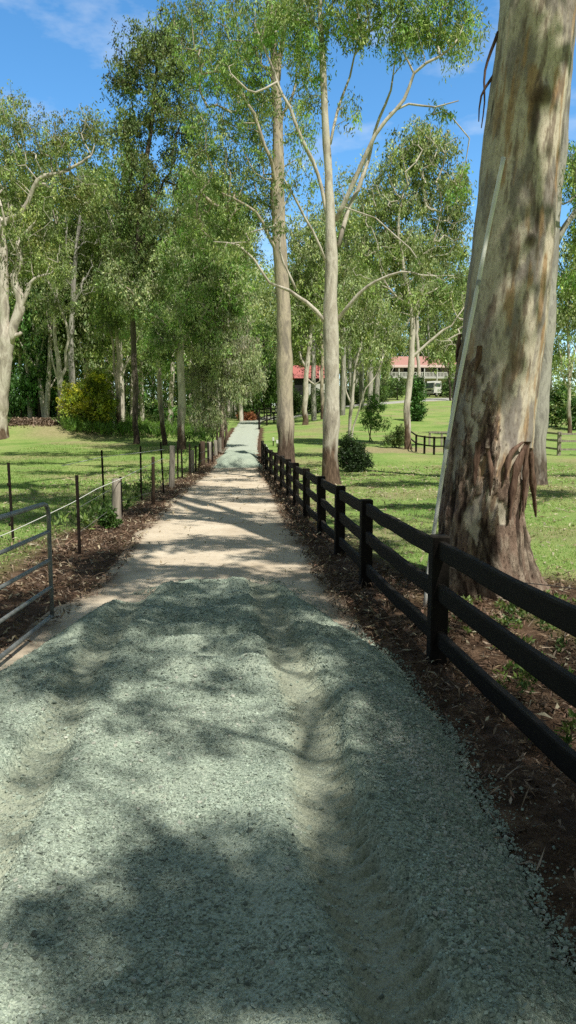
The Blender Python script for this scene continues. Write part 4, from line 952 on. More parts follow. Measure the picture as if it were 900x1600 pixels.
tree('gum_tree', 'pale slender gum with spreading crooked limbs just behind the rail fence', 'tree',
     [[(518, 757, 31), (517, 735, 27), (517, 680, 25), (518, 600, 24), (518, 500, 22), (518, 400, 19), (516, 335, 15), (513, 270, 12), (508, 200, 11), (503, 100, 9), (500, 10, 7), (497, -80, 4)],
      [(513, 345, 8), (495, 275, 7.5), (465, 215, 6.5, -.3), (452, 170, 6, -.4), (435, 130, 5, -.5), (420, 85, 4, -.5), (400, 40, 3, -.4)],
      [(511, 415, 6), (490, 360, 5, -.4), (468, 320, 4.5, -.7), (445, 280, 3, -1)],
      [(524, 345, 9), (545, 300, 8.5, -.2), (570, 240, 8, -.4), (600, 190, 7, -.5), (630, 150, 6, -.6), (650, 115, 5, -.6), (690, 90, 4.5, -.7), (715, 55, 3, -.8)],
      [(529, 385, 9), (550, 320, 8, .4), (570, 270, 7.5, .6), (590, 205, 6, .9), (602, 165, 5, 1), (615, 120, 3, 1.1)],
      [(516, 225, 5), (530, 170, 5, .3), (550, 120, 4, .5), (565, 60, 3, .6)],
      [(509, 505, 8), (480, 470, 7, -.3), (455, 450, 6.2, -.6), (425, 440, 5, -.9), (400, 410, 4.2, -1.1), (375, 385, 3, -1.3), (335, 380, 1.5, -1.5)],
      [(462, 452, 5, -.5), (452, 425, 4.5, -.6), (440, 390, 4, -.7), (430, 365, 2.5, -.8)],
      [(528, 500, 8), (560, 460, 6.8, -.4), (590, 440, 5.5, -.7), (630, 425, 4.2, -1), (660, 428, 3.2, -1.2), (712, 432, 1.5, -1.5)],
      [(433, 128, 4, -.5), (400, 145, 4, -.6), (378, 130, 3.5, -.7), (360, 115, 2, -.8)],
      [(608, 178, 4, -.5), (640, 160, 4, -.5), (680, 165, 3, -.5), (712, 160, 2, -.5)]],
     [(500, -20, 90, 45, 46), (600, 20, 60, 30, 30), (680, 15, 55, 30, 30), (640, 70, 40, 25, 12), (725, 45, 25, 30, 12), (540, 40, 40, 40, 18), (480, 70, 35, 50, 20), (400, 30, 45, 40, 24), (365, 110, 30, 35, 16), (420, 150, 30, 35, 10), (470, 190, 20, 40, 8), (590, -60, 90, 40, 30), (700, -50, 60, 40, 20), (560, 10, 60, 30, 24), (650, 45, 50, 24, 20), (460, 20, 40, 40, 18), (705, 75, 40, 20, 14), (480, 120, 22, 40, 8), (545, 175, 16, 30, 4), (690, 175, 20, 12, 4), (715, 285, 18, 30, 6, 1, .5), (345, 390, 18, 12, 4, -1.4, .3), (390, 372, 14, 12, 3, -1.2, .3), (700, 440, 22, 10, 4, -1.4, .3), (435, 360, 12, 14, 3, -.8, .3), (655, 415, 16, 10, 3, -1.2, .3), (447, 275, 14, 16, 4, -1, .3)],
     leaf=(.24, .045), per=30, cr=.5, col=OLIVE + FRESH, bark='bark_pale', seed=4, start_v=330, shade=lambda rg: np.array([3.9, 27.0, 18.6]) + rg.normal(0, 1, (26, 3)) * [1.3, .45, .5], sides=14, rough=.07, twig=.010)
bA = P(446, 717, 39.5)
tree('gum_tree', 'thick straight mottled gum trunk rising behind the far end of the rail fence', 'tree',
     [[(446, 722, 30), (446, 700, 26), (445, 600, 25), (442, 500, 22), (439, 400, 21), (434, 300, 20), (433, 200, 15), (431, 130, 14), (427, 60, 11), (420, 0, 9), (412, -80, 6)],
      [(434, 125, 10), (442, 75, 10), (450, 30, 9), (462, -30, 7), (470, -90, 4)], [(436, 310, 8), (415, 230, 7, -1), (385, 160, 6, -1.5), (350, 110, 4, -2)], [(438, 405, 7), (410, 350, 6, -.6), (380, 320, 5, -1), (345, 300, 3, -1.2)], [(432, 220, 6), (455, 150, 5, .5), (470, 90, 4, .8)]],
     [(330, 90, 55, 60, 60), (390, 60, 55, 60, 60), (350, 190, 55, 60, 60), (310, 20, 50, 50, 40), (440, 0, 50, 50, 36), (400, 160, 35, 60, 40), (345, 280, 60, 55, 70), (390, 330, 40, 50, 40), (330, 360, 50, 40, 46), (420, -60, 90, 50, 40), (470, 60, 20, 60, 12), (465, 160, 25, 45, 10), (480, 250, 25, 40, 8), (405, 260, 30, 50, 24)],
     base=[*bA[:2], 0], leaf=(.26, .055), per=30, cr=.62, col=FRESH + DARKG + OLIVE, bark='bark_tan', seed=5, start_v=320, lm=1.45, dens=1.1, sides=14, rough=.06)
tree('gum_tree', 'pale forked gum on the lawn in front of the red-roofed house', 'tree',
     [[(638, 702, 13), (636, 690, 10.5), (637, 640, 10), (641, 580, 9.5), (645, 520, 9), (640, 470, 6), (630, 420, 5), (622, 360, 4), (630, 300, 2.5)],
      [(644, 560, 6), (655, 545, 6), (670, 530, 5), (690, 515, 4.5), (708, 505, 3), (725, 480, 2)], [(644, 525, 6), (650, 490, 5), (660, 440, 4), (680, 380, 3), (690, 320, 2)], [(640, 475, 5), (622, 465, 3.5), (600, 430, 3), (585, 380, 2)]],
     [(650, 230, 45, 45, 60), (620, 300, 45, 50, 60), (690, 300, 40, 55, 60), (600, 380, 50, 40, 56), (660, 390, 50, 45, 60), (715, 380, 25, 60, 34), (640, 460, 50, 30, 40), (700, 460, 30, 30, 26), (585, 450, 35, 30, 24), (670, 220, 30, 30, 16), (725, 300, 15, 50, 20), (575, 320, 20, 40, 14), (700, 220, 22, 30, 12), (728, 500, 16, 25, 12), (605, 528, 26, 20, 16), (690, 540, 22, 18, 14), (715, 540, 12, 20, 10), (575, 510, 20, 24, 14)],
     leaf=(.34, .085), per=24, cr=.75, col=OLIVE + SAGE, bark='bark_pale', seed=6, start_v=500, back=1.0, dens=1.25)
tree('gum_tree', 'thin pale gum behind the forked one, over the veranda', 'tree',
     [[(656, 622, 6), (654, 580, 5.5), (652, 520, 5), (654, 440, 4), (650, 380, 3)], [(652, 500, 3), (664, 470, 2.5), (672, 430, 2)]],
     [(650, 380, 30, 30, 18), (672, 420, 24, 30, 16), (640, 430, 24, 30, 16)], leaf=(.55, .15), per=22, cr=1.2, col=SAGE, bark='bark_pale', seed=7, start_v=470, twig=.02)
tree('gum_tree', 'pale trunk in front of the small red-roofed shed', 'tree',
     [[(476, 664, 10), (477, 640, 8.5), (479, 600, 8), (482, 550, 7), (486, 500, 5), (495, 440, 4), (490, 380, 3)], [(478, 575, 5), (472, 560, 4), (468, 545, 3)], [(482, 540, 4), (470, 490, 3), (462, 440, 2.5)], [(478, 590, 3), (495, 600, 2.5), (505, 580, 2)]],
     [(490, 390, 35, 40, 40), (465, 430, 28, 40, 34), (500, 460, 30, 40, 40), (470, 500, 22, 30, 24), (505, 360, 22, 30, 16), (460, 370, 20, 25, 12), (550, 420, 30, 40, 34), (545, 350, 25, 30, 22)], leaf=(.55, .15), per=24, cr=1.2, col=SAGE + OLIVE, bark='bark_pale', seed=8, start_v=560, twig=.02)
tree('gum_tree', 'second thin trunk by the shed, right beside the slender gum', 'tree',
     [[(505, 655, 6), (505, 620, 6), (504, 580, 5.5), (503, 520, 4), (508, 460, 3)]], [(512, 450, 22, 30, 16), (500, 490, 20, 25, 12)], leaf=(.5, .14), per=22, cr=1.1, col=SAGE, bark='bark_tan', seed=9, start_v=520, twig=.02)
tree('sapling_tree', 'slim twin-stemmed tree with twisting pale limbs growing out of the dark bush', 'tree',
     [[(546, 722, 6), (545, 690, 5.5), (547, 650, 5.5), (549, 630, 5), (553, 605, 4), (557, 570, 3.6), (562, 540, 3), (568, 500, 2)],
      [(549, 632, 4), (540, 610, 3), (537, 580, 2.8), (533, 540, 2.5), (536, 500, 2)], [(551, 718, 4), (553, 685, 3.6), (560, 650, 3.4), (559, 630, 3), (572, 605, 3, -.3), (588, 585, 2.8, -.3), (600, 560, 2, -.4)], [(574, 600, 2.2), (572, 570, 2), (574, 540, 1.5)], [(556, 575, 2.4), (572, 562, 2), (585, 555, 1.5)]],
     [(540, 480, 30, 35, 26), (575, 500, 30, 35, 28), (560, 440, 30, 30, 22), (605, 530, 26, 24, 16), (590, 470, 24, 30, 16), (530, 540, 18, 26, 10), (600, 560, 18, 14, 9), (575, 560, 14, 18, 7), (615, 500, 20, 30, 12)], leaf=(.28, .06), per=22, cr=.6, col=SAGE + OLIVE, bark='bark_pale', seed=10, start_v=600, twig=.010)
def shrub(name, label, cat, u, v, blobs, leaf, per, cr, col, seed, stems=3, droop=0.2, mat='leaf', bark='bark_grey', squash=.8, sw=2.0):
    """several stems fanning from one foot"""
    rg = np.random.default_rng(seed); st = []
    for k in range(stems):
        b = blobs[k % len(blobs)]
        st.append([(u + rg.normal(0, 1.5), v, sw), (u + (b[0] - u) * .4 + rg.normal(0, 2), v + (b[1] - v) * .45, sw * .8), (b[0] + rg.normal(0, 3), b[1] + rg.normal(0, 3), sw * .4)])
    return tree(name, label, cat, st, blobs, leaf=leaf, per=per, cr=cr, col=col, bark=bark, seed=seed, twig=.007, droop=droop, mat=mat, sides=6, squash=squash)
shrub('bush', 'dense dark glossy bush at the foot of the twin-stemmed tree', 'bush', 550, 737, [(545, 705, 15, 20, 46), (560, 712, 16, 20, 46), (550, 725, 20, 10, 40), (570, 722, 8, 8, 8), (542, 690, 8, 10, 12)], (.16, .055), 30, .36, ((.04, .075, .028), (.06, .105, .036), (.03, .055, .022)), 21, 5)
shrub('sapling', 'wispy bright green sapling on the lawn left of the forked gum', 'sapling', 580, 690, [(585, 640, 18, 16, 26), (572, 655, 12, 12, 14), (595, 660, 14, 12, 14), (585, 625, 10, 10, 10)], (.26, .06), 20, .5, ((.13, .26, .06), (.16, .29, .07)), 22, 2, 0.4)
shrub('bush', 'loose light green shrub against the foot of the forked gum', 'bush', 622, 700, [(620, 685, 13, 12, 24), (608, 690, 9, 9, 12), (628, 675, 7, 12, 12)], (.20, .05), 24, .4, ((.14, .22, .07), (.17, .24, .08)), 23)
shrub('bush', 'dark upright conical bush on the lawn left of the truck', 'bush', 650, 658, [(651, 642, 9, 13, 30), (653, 622, 7, 14, 22), (653, 604, 7, 12, 18), (652, 594, 5, 7, 8)], (.45, .13), 26, .75, BUSH, 24)
for k, (u, v, bl, lab) in enumerate([(605, 622, [(605, 606, 13, 10, 26), (618, 610, 10, 8, 14)], 'round green garden shrub below the veranda, left of the forked gum'), (620, 625, [(622, 606, 11, 11, 22)], 'dark green garden shrub touching the forked gum on its left'), (580, 628, [(582, 612, 10, 9, 18), (570, 610, 8, 8, 12)], 'sprawling shrub in front of the pale car'), (540, 634, [(540, 622, 10, 8, 22), (530, 626, 8, 6, 12)], 'low spreading shrub on the near edge of the driveway, right of the slender gum'), (562, 631, [(562, 617, 11, 9, 24)], 'rounded shrub by the driveway between the twin-stemmed tree and the pale car'), (596, 628, [(596, 616, 10, 8, 20)], 'squat shrub on the driveway edge under the left end of the veranda'), (700, 622, [(702, 608, 8, 11, 20), (707, 598, 6, 8, 8)], 'leafy shrub right of the truck beside the big trunk'), (452, 650, [(450, 625, 10, 18, 28), (462, 630, 10, 14, 20)], 'green bush between the thick mottled trunk and the shed'), (495, 645, [(494, 628, 10, 12, 20), (488, 636, 9, 8, 10)], 'rounded bush below the white shed wall')]):
    shrub('bush', lab, 'bush', u, v, [(b_[0], b_[1] - 2, b_[2] * 1.25, b_[3] * 1.25, int(b_[4] * 1.3)) for b_ in bl], (.6, .17), 26, 1.05, ((.12, .20, .06), (.17, .27, .08), (.08, .14, .045)), 30 + k)

tree('garden_tree', 'small leafy garden tree covering the left end of the veranda', 'tree', [[(596, 628, 4), (596, 610, 3.5), (598, 590, 3), (597, 570, 2)], [(597, 605, 2.5), (606, 585, 2), (612, 570, 1.5)]],
     [(592, 575, 12, 12, 16), (606, 568, 12, 12, 14), (582, 590, 10, 12, 12), (600, 588, 10, 8, 8)], leaf=(.5, .14), per=22, cr=.9, col=SAGE + FRESH, bark='bark_grey', seed=63, start_v=600, twig=.016)
tree('garden_tree', 'dark leafy garden tree overhanging the right end of the house', 'tree', [[(704, 626, 4), (703, 600, 3.5), (702, 570, 3), (700, 545, 2)], [(703, 590, 2.5), (695, 570, 2), (690, 555, 1.5)]],
     [(702, 550, 12, 14, 16), (694, 560, 9, 10, 10), (708, 575, 9, 16, 14)], leaf=(.5, .14), per=22, cr=.9, col=DARKG + OLIVE, bark='bark_dark', seed=64, start_v=600, twig=.016)
# left side
tree('gum_tree', 'massive pale old gum with burls at the left edge of the paddock', 'tree',
     [[(-6, 684, 36), (-3, 650, 28), (1, 600, 27), (5, 550, 27), (8, 530, 27), (6, 500, 17), (5, 460, 16), (3, 400, 13), (0, 340, 10)],
      [(14, 535, 20), (20, 505, 19), (26, 483, 17), (25, 460, 15), (20, 432, 15), (28, 400, 11), (35, 372, 6)], [(30, 485, 10), (38, 470, 9), (47, 444, 8), (58, 433, 6), (66, 430, 4)],
      [(3, 350, 10), (34, 325, 10), (56, 294, 9), (72, 275, 8), (106, 262, 6), (140, 240, 3)], [(58, 290, 5), (68, 285, 5), (76, 292, 3)], [(34, 372, 8), (48, 358, 6), (56, 348, 3)], [(14, 528, 10), (26, 522, 8), (34, 518, 6)]],
     [(25, 200, 50, 50, 50), (100, 215, 50, 40, 46), (140, 190, 28, 30, 20), (20, 270, 50, 40, 40), (90, 300, 40, 40, 36), (40, 350, 50, 40, 46), (20, 420, 30, 30, 24), (70, 400, 40, 30, 34), (0, 150, 30, 25, 14), (130, 290, 22, 30, 14), (-40, 300, 50, 80, 40)],
     leaf=(.34, .085), per=26, cr=.85, col=OLIVE + ((.21, .23, .07),), bark='bark_pale', seed=41, start_v=440, back=1.0, dens=1.3, sides=16, rough=.16)
tree('gum_tree', 'slim brown trunk just right of the massive old gum, on the bank', 'tree', [[(35, 651, 6), (33, 620, 6), (31, 560, 5.5), (29, 490, 5), (34, 420, 4), (40, 360, 3)]], [(40, 370, 30, 40, 24), (25, 430, 24, 30, 16)], leaf=(.36, .09), per=22, cr=.8, col=SAGE, bark='bark_tan', seed=42, start_v=470)
tree('gum_tree', 'straight grey gum in front of the yellow-green bush on the bank', 'tree',
     [[(116, 655, 12), (114, 630, 10), (112, 580, 9.5), (111, 520, 9), (114, 470, 8), (117, 430, 7), (120, 380, 5), (128, 320, 4)], [(113, 515, 6), (120, 480, 5), (128, 455, 4), (132, 430, 3)], [(117, 430, 4), (108, 390, 3.5), (100, 350, 3)]],
     [(125, 320, 35, 40, 40), (110, 380, 40, 40, 44), (150, 370, 30, 40, 30), (90, 430, 26, 30, 20), (140, 440, 26, 30, 20), (125, 280, 25, 30, 16)], leaf=(.36, .09), per=24, cr=.8, col=SAGE + OLIVE, bark='bark_grey', seed=43, start_v=480, back=1.5, dens=1.4)
tree('gum_tree', 'clump of dead-looking pale stems with peeling bark left of the grey gum', 'tree',
     [[(95, 655, 12), (95, 620, 11), (92, 580, 9), (88, 540, 6), (84, 500, 5), (90, 450, 4)], [(96, 620, 7), (99, 570, 6), (104, 530, 5), (98, 490, 5), (88, 460, 4), (76, 440, 3)], [(93, 600, 5), (84, 570, 4), (78, 550, 3)]],
     [(85, 430, 30, 30, 24), (100, 470, 24, 26, 14), (70, 470, 20, 26, 14)], base=[*P(95, 650, 66)[:2], 0], leaf=(.4, .1), per=22, cr=.85, col=SAGE, bark='bark_pale', seed=44, start_v=520)
tree('gum_tree', 'leaning pair of pale trunks right of the yellow-green bush', 'tree',
     [[(190, 678, 9), (186, 650, 7.5), (184, 610, 7), (185, 560, 6), (183, 510, 5), (190, 450, 3)], [(188, 660, 6), (181, 620, 5), (178, 570, 5), (176, 520, 4), (170, 470, 3)], [(185, 628, 4), (178, 618, 3), (172, 612, 2)]],
     [(180, 450, 35, 40, 36), (200, 410, 30, 40, 26), (160, 500, 26, 30, 20), (200, 500, 22, 30, 14)], leaf=(.36, .09), per=24, cr=.8, col=OLIVE + DARKG, bark='bark_tan', seed=45, start_v=540, dens=1.4)
tree('gum_tree', 'tallest dark-trunked gum of the left wood with a high heavy crown', 'tree',
     [[(213, 694, 10), (212, 640, 9), (210, 560, 9), (208, 490, 8.5), (214, 400, 8), (226, 280, 7), (240, 160, 6), (250, 70, 3)], [(212, 420, 5), (235, 340, 4.5), (262, 260, 4), (280, 200, 3)], [(222, 310, 5), (200, 250, 4), (190, 190, 3)]],
     [(225, 70, 36, 36, 44), (195, 110, 26, 40, 34), (250, 140, 50, 60, 76), (205, 200, 30, 36, 34), (280, 90, 35, 50, 46), (220, 270, 40, 50, 60), (285, 220, 45, 60, 70), (250, 350, 50, 40, 60), (200, 330, 26, 40, 30), (190, 390, 26, 36, 26), (235, 420, 46, 36, 44), (300, 310, 36, 50, 44), (268, 40, 30, 24, 20)],
     leaf=(.32, .085), per=26, cr=.72, col=DARKG + ((.13, .15, .055),), bark='bark_dark', seed=46, start_v=430, dens=1.25)
tree('gum_tree', 'straight bare pale trunk in shade right of the dark-trunked gum', 'tree',
     [[(257, 696, 8), (253, 660, 7.5), (249, 600, 7), (244, 540, 6.5), (241, 500, 6), (238, 450, 4)]], [(232, 470, 34, 30, 36), (205, 450, 30, 36, 28), (255, 440, 30, 30, 26), (180, 430, 24, 30, 16)], leaf=(.32, .08), per=24, cr=.72, col=SAGE + DARKG, bark='bark_tan', seed=47, start_v=500, dens=1.4)
tree('gum_tree', 'stout pale gum with drooping grey-green crown nearest the track on the left', 'tree',
     [[(283, 702, 15), (283, 680, 12.5), (283, 630, 12), (283, 580, 11.5), (282, 545, 10), (288, 500, 6), (296, 430, 5), (310, 350, 4), (320, 280, 3)], [(282, 548, 6), (272, 525, 5), (262, 505, 4), (250, 495, 3)], [(284, 540, 6), (296, 522, 5), (308, 505, 4), (325, 480, 3)]],
     [(270, 500, 46, 40, 60), (310, 470, 46, 50, 60), (340, 400, 46, 50, 60), (290, 400, 46, 46, 56), (250, 540, 26, 26, 22), (325, 540, 34, 34, 34), (320, 300, 46, 50, 50), (365, 460, 30, 44, 36), (380, 380, 26, 40, 24)],
     leaf=(.30, .08), per=26, cr=.68, col=SAGE + FRESH, bark='bark_pale', seed=48, start_v=545, dens=1.35)
tree('paperbark_tree', 'shaggy tree with drooping grey-brown foliage standing at the bend of the track', 'tree',
     [[(346, 700, 9), (347, 680, 8), (348, 640, 7), (349, 580, 6), (350, 520, 4), (352, 470, 3)], [(351, 697, 6), (354, 670, 5), (352, 630, 4), (356, 580, 3)], [(340, 700, 5), (338, 670, 4), (335, 640, 3)], [(349, 600, 4), (365, 570, 3), (385, 555, 2)], [(348, 610, 4), (325, 585, 3), (305, 580, 2)]],
     [(350, 500, 40, 36, 56), (320, 590, 34, 26, 46), (380, 560, 32, 40, 56), (345, 560, 40, 40, 60), (320, 640, 26, 30, 34), (370, 603, 28, 22, 30), (398, 592, 14, 22, 12), (332, 645, 20, 26, 22), (330, 540, 34, 30, 36)],
     leaf=(.34, .045), per=30, cr=.62, col=BROWNISH + SAGE, bark='bark_tan', seed=49, start_v=640, mat='dull_leaf', droop=1.3, dens=1.3)
tree('broadleaf_tree', 'fresh green broad-leaved tree overhanging the far bend of the track', 'tree',
     [[(402, 655, 7), (403, 630, 6), (406, 600, 5), (410, 570, 4), (412, 530, 3)], [(404, 620, 4), (395, 600, 3), (388, 585, 2)], [(406, 600, 4), (418, 585, 3), (426, 570, 2)]],
     [(405, 560, 24, 30, 44), (420, 590, 16, 30, 34), (395, 600, 22, 24, 36), (412, 620, 20, 18, 26), (400, 520, 22, 24, 22), (385, 635, 14, 14, 14)], leaf=(.5, .18), per=24, cr=1.1, col=((.10, .19, .04), (.13, .23, .05), (.07, .14, .03)), bark='bark_dark', seed=50, start_v=640, twig=.016)
tree('pine_tree', 'dark green leafy tree behind the slim brown trunk at far left', 'tree',
     [[(62, 652, 9), (62, 620, 8), (61, 560, 6), (60, 500, 4)]], [(60, 520, 26, 34, 46), (55, 580, 30, 30, 46), (80, 560, 20, 34, 30), (40, 610, 22, 26, 26), (65, 470, 22, 26, 22)], base=[*P(62, 648, 72)[:2], 0], leaf=(.5, .18), per=26, cr=1.0, col=BUSH, bark='bark_dark', seed=51, start_v=640)
bpy.data.objects['pine_tree'].name = 'leafy_tree'
shrub('bush', 'large yellow-topped green bush behind the straight grey gum', 'bush', 138, 668, [(150, 600, 22, 16, 34), (140, 625, 40, 26, 70), (115, 620, 20, 24, 30), (165, 630, 14, 26, 26), (140, 645, 36, 16, 40), (150, 588, 14, 8, 12)], (.32, .1), 26, .6, ((.36, .40, .05), (.50, .50, .05), (.22, .29, .05), (.28, .35, .05)), 52, 5)
shrub('bush', 'rounded blue-green shrub on top of the left bank', 'bush', 62, 652, [(60, 632, 20, 13, 50), (48, 640, 12, 9, 20), (76, 640, 12, 10, 20)], (.3, .09), 26, .5, ((.06, .14, .05), (.08, .18, .06)), 53, 4)
shrub('bush', 'dark green shrub behind the massive old gum', 'bush', 24, 652, [(22, 635, 12, 14, 26), (12, 625, 10, 14, 16)], (.3, .09), 24, .5, BUSH, 54, 3)
shrub('weed_plant', 'leafy green weed growing at the thick pale split post', 'plant', 170, 826, [(168, 805, 15, 11, 15), (176, 815, 12, 8, 12), (160, 812, 8, 8, 8)], (.07, .045), 20, .10, ((.07, .14, .03), (.09, .18, .04)), 55, 3, sw=2)
shrub('grass_tree', 'rust-orange mound of dead bracken by the far bend', 'bush', 383, 657, [(378, 651, 9, 4, 18), (389, 651, 9, 4, 18)], (.5, .12), 24, .6, ((.30, .11, .05), (.38, .15, .07)), 56, 3, mat='dull_leaf')
bpy.data.objects['grass_tree'].name = 'dead_bush'
# far right edge
tree('gum_tree', 'distant many-limbed pale gum seen past the right side of the big trunk', 'tree',
     [[(889, 678, 7), (889, 640, 6), (890, 600, 5), (888, 550, 4), (885, 500, 3)], [(889, 610, 4), (882, 580, 3), (876, 545, 2.5), (870, 510, 2)], [(890, 600, 4), (898, 560, 3), (905, 520, 2.5), (908, 480, 2)]],
     [(890, 460, 25, 40, 30), (912, 500, 20, 40, 20), (875, 490, 14, 30, 14), (900, 400, 30, 36, 26), (885, 560, 20, 20, 10)], leaf=(.5, .13), per=24, cr=1.1, col=SAGE + OLIVE, bark='bark_pale', seed=60, start_v=600, twig=.018)
tree('gum_tree', 'tall leafy gum rising behind the right fence paddock at the picture edge', 'tree',
     [[(925, 690, 10), (923, 600, 9), (918, 480, 8), (912, 350, 6), (905, 240, 4)]], [(900, 260, 26, 46, 36), (915, 340, 26, 46, 36), (905, 420, 24, 40, 30), (930, 300, 40, 80, 40)], leaf=(.4, .1), per=24, cr=.9, col=OLIVE + FRESH, bark='bark_grey', seed=61, start_v=450)
for k, (u, v, bl, lab) in enumerate([(870, 668, [(868, 640, 12, 24, 30), (878, 620, 12, 20, 20)], 'dark understorey bush right of the big trunk, by its edge'), (897, 672, [(897, 645, 12, 22, 26)], 'dark understorey bush at the right picture edge')]):
    shrub('bush', lab, 'bush', u, v, bl, (.5, .15), 24, .9, BUSH + DARKG, 62 + k)

# ------------------------------------------------------------------ gum behind the photographer: its crown dapples the gravel
def on_gravel(u, v):
    g = G(u, v); return g
gb = thing('gum_tree', 'tall gum standing out of view behind the photographer, shading the gravel', 'tree', (6.6, -8.5, 0))
rgs = np.random.default_rng(123)
tgt = []
for (u, v, ru, rv, n) in [(640, 1200, 60, 60, 8), (720, 1300, 70, 70, 10), (600, 1380, 50, 60, 6), (680, 1480, 80, 60, 8), (600, 1120, 50, 30, 5), (800, 1420, 60, 60, 6), (330, 932, 120, 12, 12), (480, 950, 60, 16, 8), (230, 960, 80, 12, 8), (600, 1045, 40, 24, 7), (120, 1240, 60, 14, 2), (340, 1190, 70, 8, 2), (260, 945, 90, 10, 9), (400, 950, 90, 12, 10), (350, 985, 110, 12, 11), (480, 1000, 60, 10, 7), (170, 1010, 60, 10, 6), (560, 1060, 50, 12, 6), (120, 1075, 60, 12, 6), (350, 1030, 120, 6, 6), (330, 1490, 190, 60, 18), (150, 1500, 90, 40, 8), (270, 1380, 100, 30, 7), (420, 1420, 60, 40, 6), (250, 1345, 40, 20, 2), (400, 1560, 200, 40, 8),
                          (640, 1170, 80, 60, 16), (700, 1290, 90, 70, 24), (600, 1250, 60, 70, 14), (780, 1400, 110, 70, 26), (680, 1400, 80, 70, 20), (600, 1530, 110, 60, 18), (560, 1320, 50, 60, 10), (820, 1270, 70, 70, 14), (860, 1400, 60, 70, 12), (580, 1110, 50, 30, 9), (540, 1450, 40, 60, 7),
                          (330, 962, 130, 12, 20), (480, 958, 80, 18, 16), (290, 990, 80, 9, 10), (540, 1025, 60, 16, 12), (200, 980, 70, 16, 10), (400, 1003, 90, 8, 9), (90, 1050, 60, 20, 7), (30, 1090, 40, 30, 6), (250, 1150, 40, 10, 2), (150, 1110, 40, 12, 4), (320, 1085, 50, 7, 3), (200, 1050, 60, 6, 4), (610, 1080, 50, 24, 11), (740, 1140, 70, 70, 16), (840, 1180, 70, 90, 14), (650, 1000, 60, 40, 12), (60, 960, 60, 40, 9), (250, 928, 100, 8, 9), (430, 925, 80, 8, 9), (700, 1080, 60, 60, 12), (850, 1060, 60, 70, 8), (480, 1180, 20, 60, 3), (880, 1330, 50, 80, 10)]:
    for _ in range(n):
        for tries in range(20):
            a, b_ = rgs.uniform(-1, 1, 2)
            if a * a + b_ * b_ < 1: break
        g = G(u + a * ru, v + b_ * rv); h = rgs.uniform(8.5, 13.5)
        tgt.append(g + SDIR / SDIR[2] * h)
tgt = np.array(tgt)
st = smooth_path(np.array([[6.6, -8.5, -0.3, .5], [6.6, -8.5, 0.3, .42], [6.6, -8.2, 5, .36], [6.4, -7.8, 9, .28], [6.0, -7.2, 12, .18], [5.4, -6.5, 15, .08]]), .5)
wd = MB()
wd.tube(st[:, :3], st[:, 3], 9, rough=.08, seed=1)
gr = grow([st[st[:, 2] > 5]], tgt, rgs, .0036, .5); wd.add(np.vstack(gr.V), np.vstack(gr.Q))
bo = (6.6, -8.5, 0)
wd.build('trunk', M['bark_pale'], gb, bo, True)
LV, LF, Lc = leaves(tgt, 80, .40, .14, .040, OLIVE, rng=rgs, droop=.8); mesh_obj('crown', LV, [LF], M['leaf'], gb, Lc, False, bo)

# ------------------------------------------------------------------ far woods: a mass nobody could count
def woods(name, label, spots, col, seed, bark='bark_grey', leaf=(.55, .17), nper=34, crr=1.4, hmin=.34, wide=1.0):
    rg = np.random.default_rng(seed); W = MB(); LVs = []; LCs = []
    for (x, y, H, cw) in spots:
        cw = cw * wide; z0 = gz(x, y); lean = rg.normal(0, .05, 2)
        t = np.linspace(0, 1, 8); wob = rg.normal(0, .012 * H, (8, 2)) * t[:, None]
        pts = np.stack([x + lean[0] * H * t + wob[:, 0], y + lean[1] * H * t + wob[:, 1], z0 - .3 + H * .93 * t], -1)
        r0 = H * .0125
        W.tube(pts, r0 * (1 - .85 * t), 6, cap=False, rough=.08, seed=int(x * 7))
        nb = int(rg.integers(9, 14)); ctr = []
        for k in range(nb):
            h = rg.uniform(hmin, 1.0); a = rg.uniform(0, 2 * PI); rr_ = cw * (1.15 - .55 * h) * rg.uniform(.3, 1)
            bp = np.array([np.interp(h, t, pts[:, 0]), np.interp(h, t, pts[:, 1]), np.interp(h, t, pts[:, 2])])
            c = bp + [math.cos(a) * rr_, math.sin(a) * rr_, H * .05]; s0 = bp - [0, 0, H * .10]
            W.tube([s0, (s0 + c) / 2 + [0, 0, -H * .012], c], [r0 * .35, r0 * .22, r0 * .08], 4, cap=False)
            q = rg.normal(0, 1, (rg.integers(6, 11), 3)) * np.array([cw * .30, cw * .30, H * .055]); ctr.append(c + q)
        ctr = np.vstack(ctr)
        V, F_, c_ = leaves(ctr, int(nper * 1.5), crr * .92, leaf[0] * .75, leaf[1] * .85, np.asarray(col)[rg.integers(0, len(col), 2)] * rg.uniform(.8, 1.15), rng=rg, droop=.8, cvar=.34)
        LVs.append(V); LCs.append(c_)
    V = np.vstack(LVs); e = thing(name, label, 'woods', (spots[0][0], spots[0][1], 0)); e['kind'] = 'stuff'
    oo = (spots[0][0], spots[0][1], 0)
    a = W.build('trunks', M[bark], e, oo, True); a['kind'] = 'stuff'
    b_ = mesh_obj('foliage', V, [np.arange(len(V)).reshape(-1, 4)], M['leaf'], e, np.vstack(LCs), False, oo); b_['kind'] = 'stuff'
def field(n, x0, x1, y0, y1, h0, h1, seed, u0=None, u1=None):
    rg = np.random.default_rng(seed); out = []
    while len(out) < n:
        x, y = rg.uniform(x0, x1), rg.uniform(y0, y1); u = CU + x / y * F_PX
        if u0 is not None and not (u0 < u < u1): continue
        H = rg.uniform(h0, h1); out.append((x, y, H, H * rg.uniform(.13, .2)))
    return out
ALLC = OLIVE + SAGE + DARKG + FRESH
woods('woods', 'deep stand of mixed gum trees behind the left bank', field(30, -60, -6, 68, 85, 18, 28, 1, -80, 380) + field(46, -60, -6, 85, 130, 20, 33, 8, -80, 400), ALLC, 71, bark='bark_pale', leaf=(.55, .17), hmin=.26)
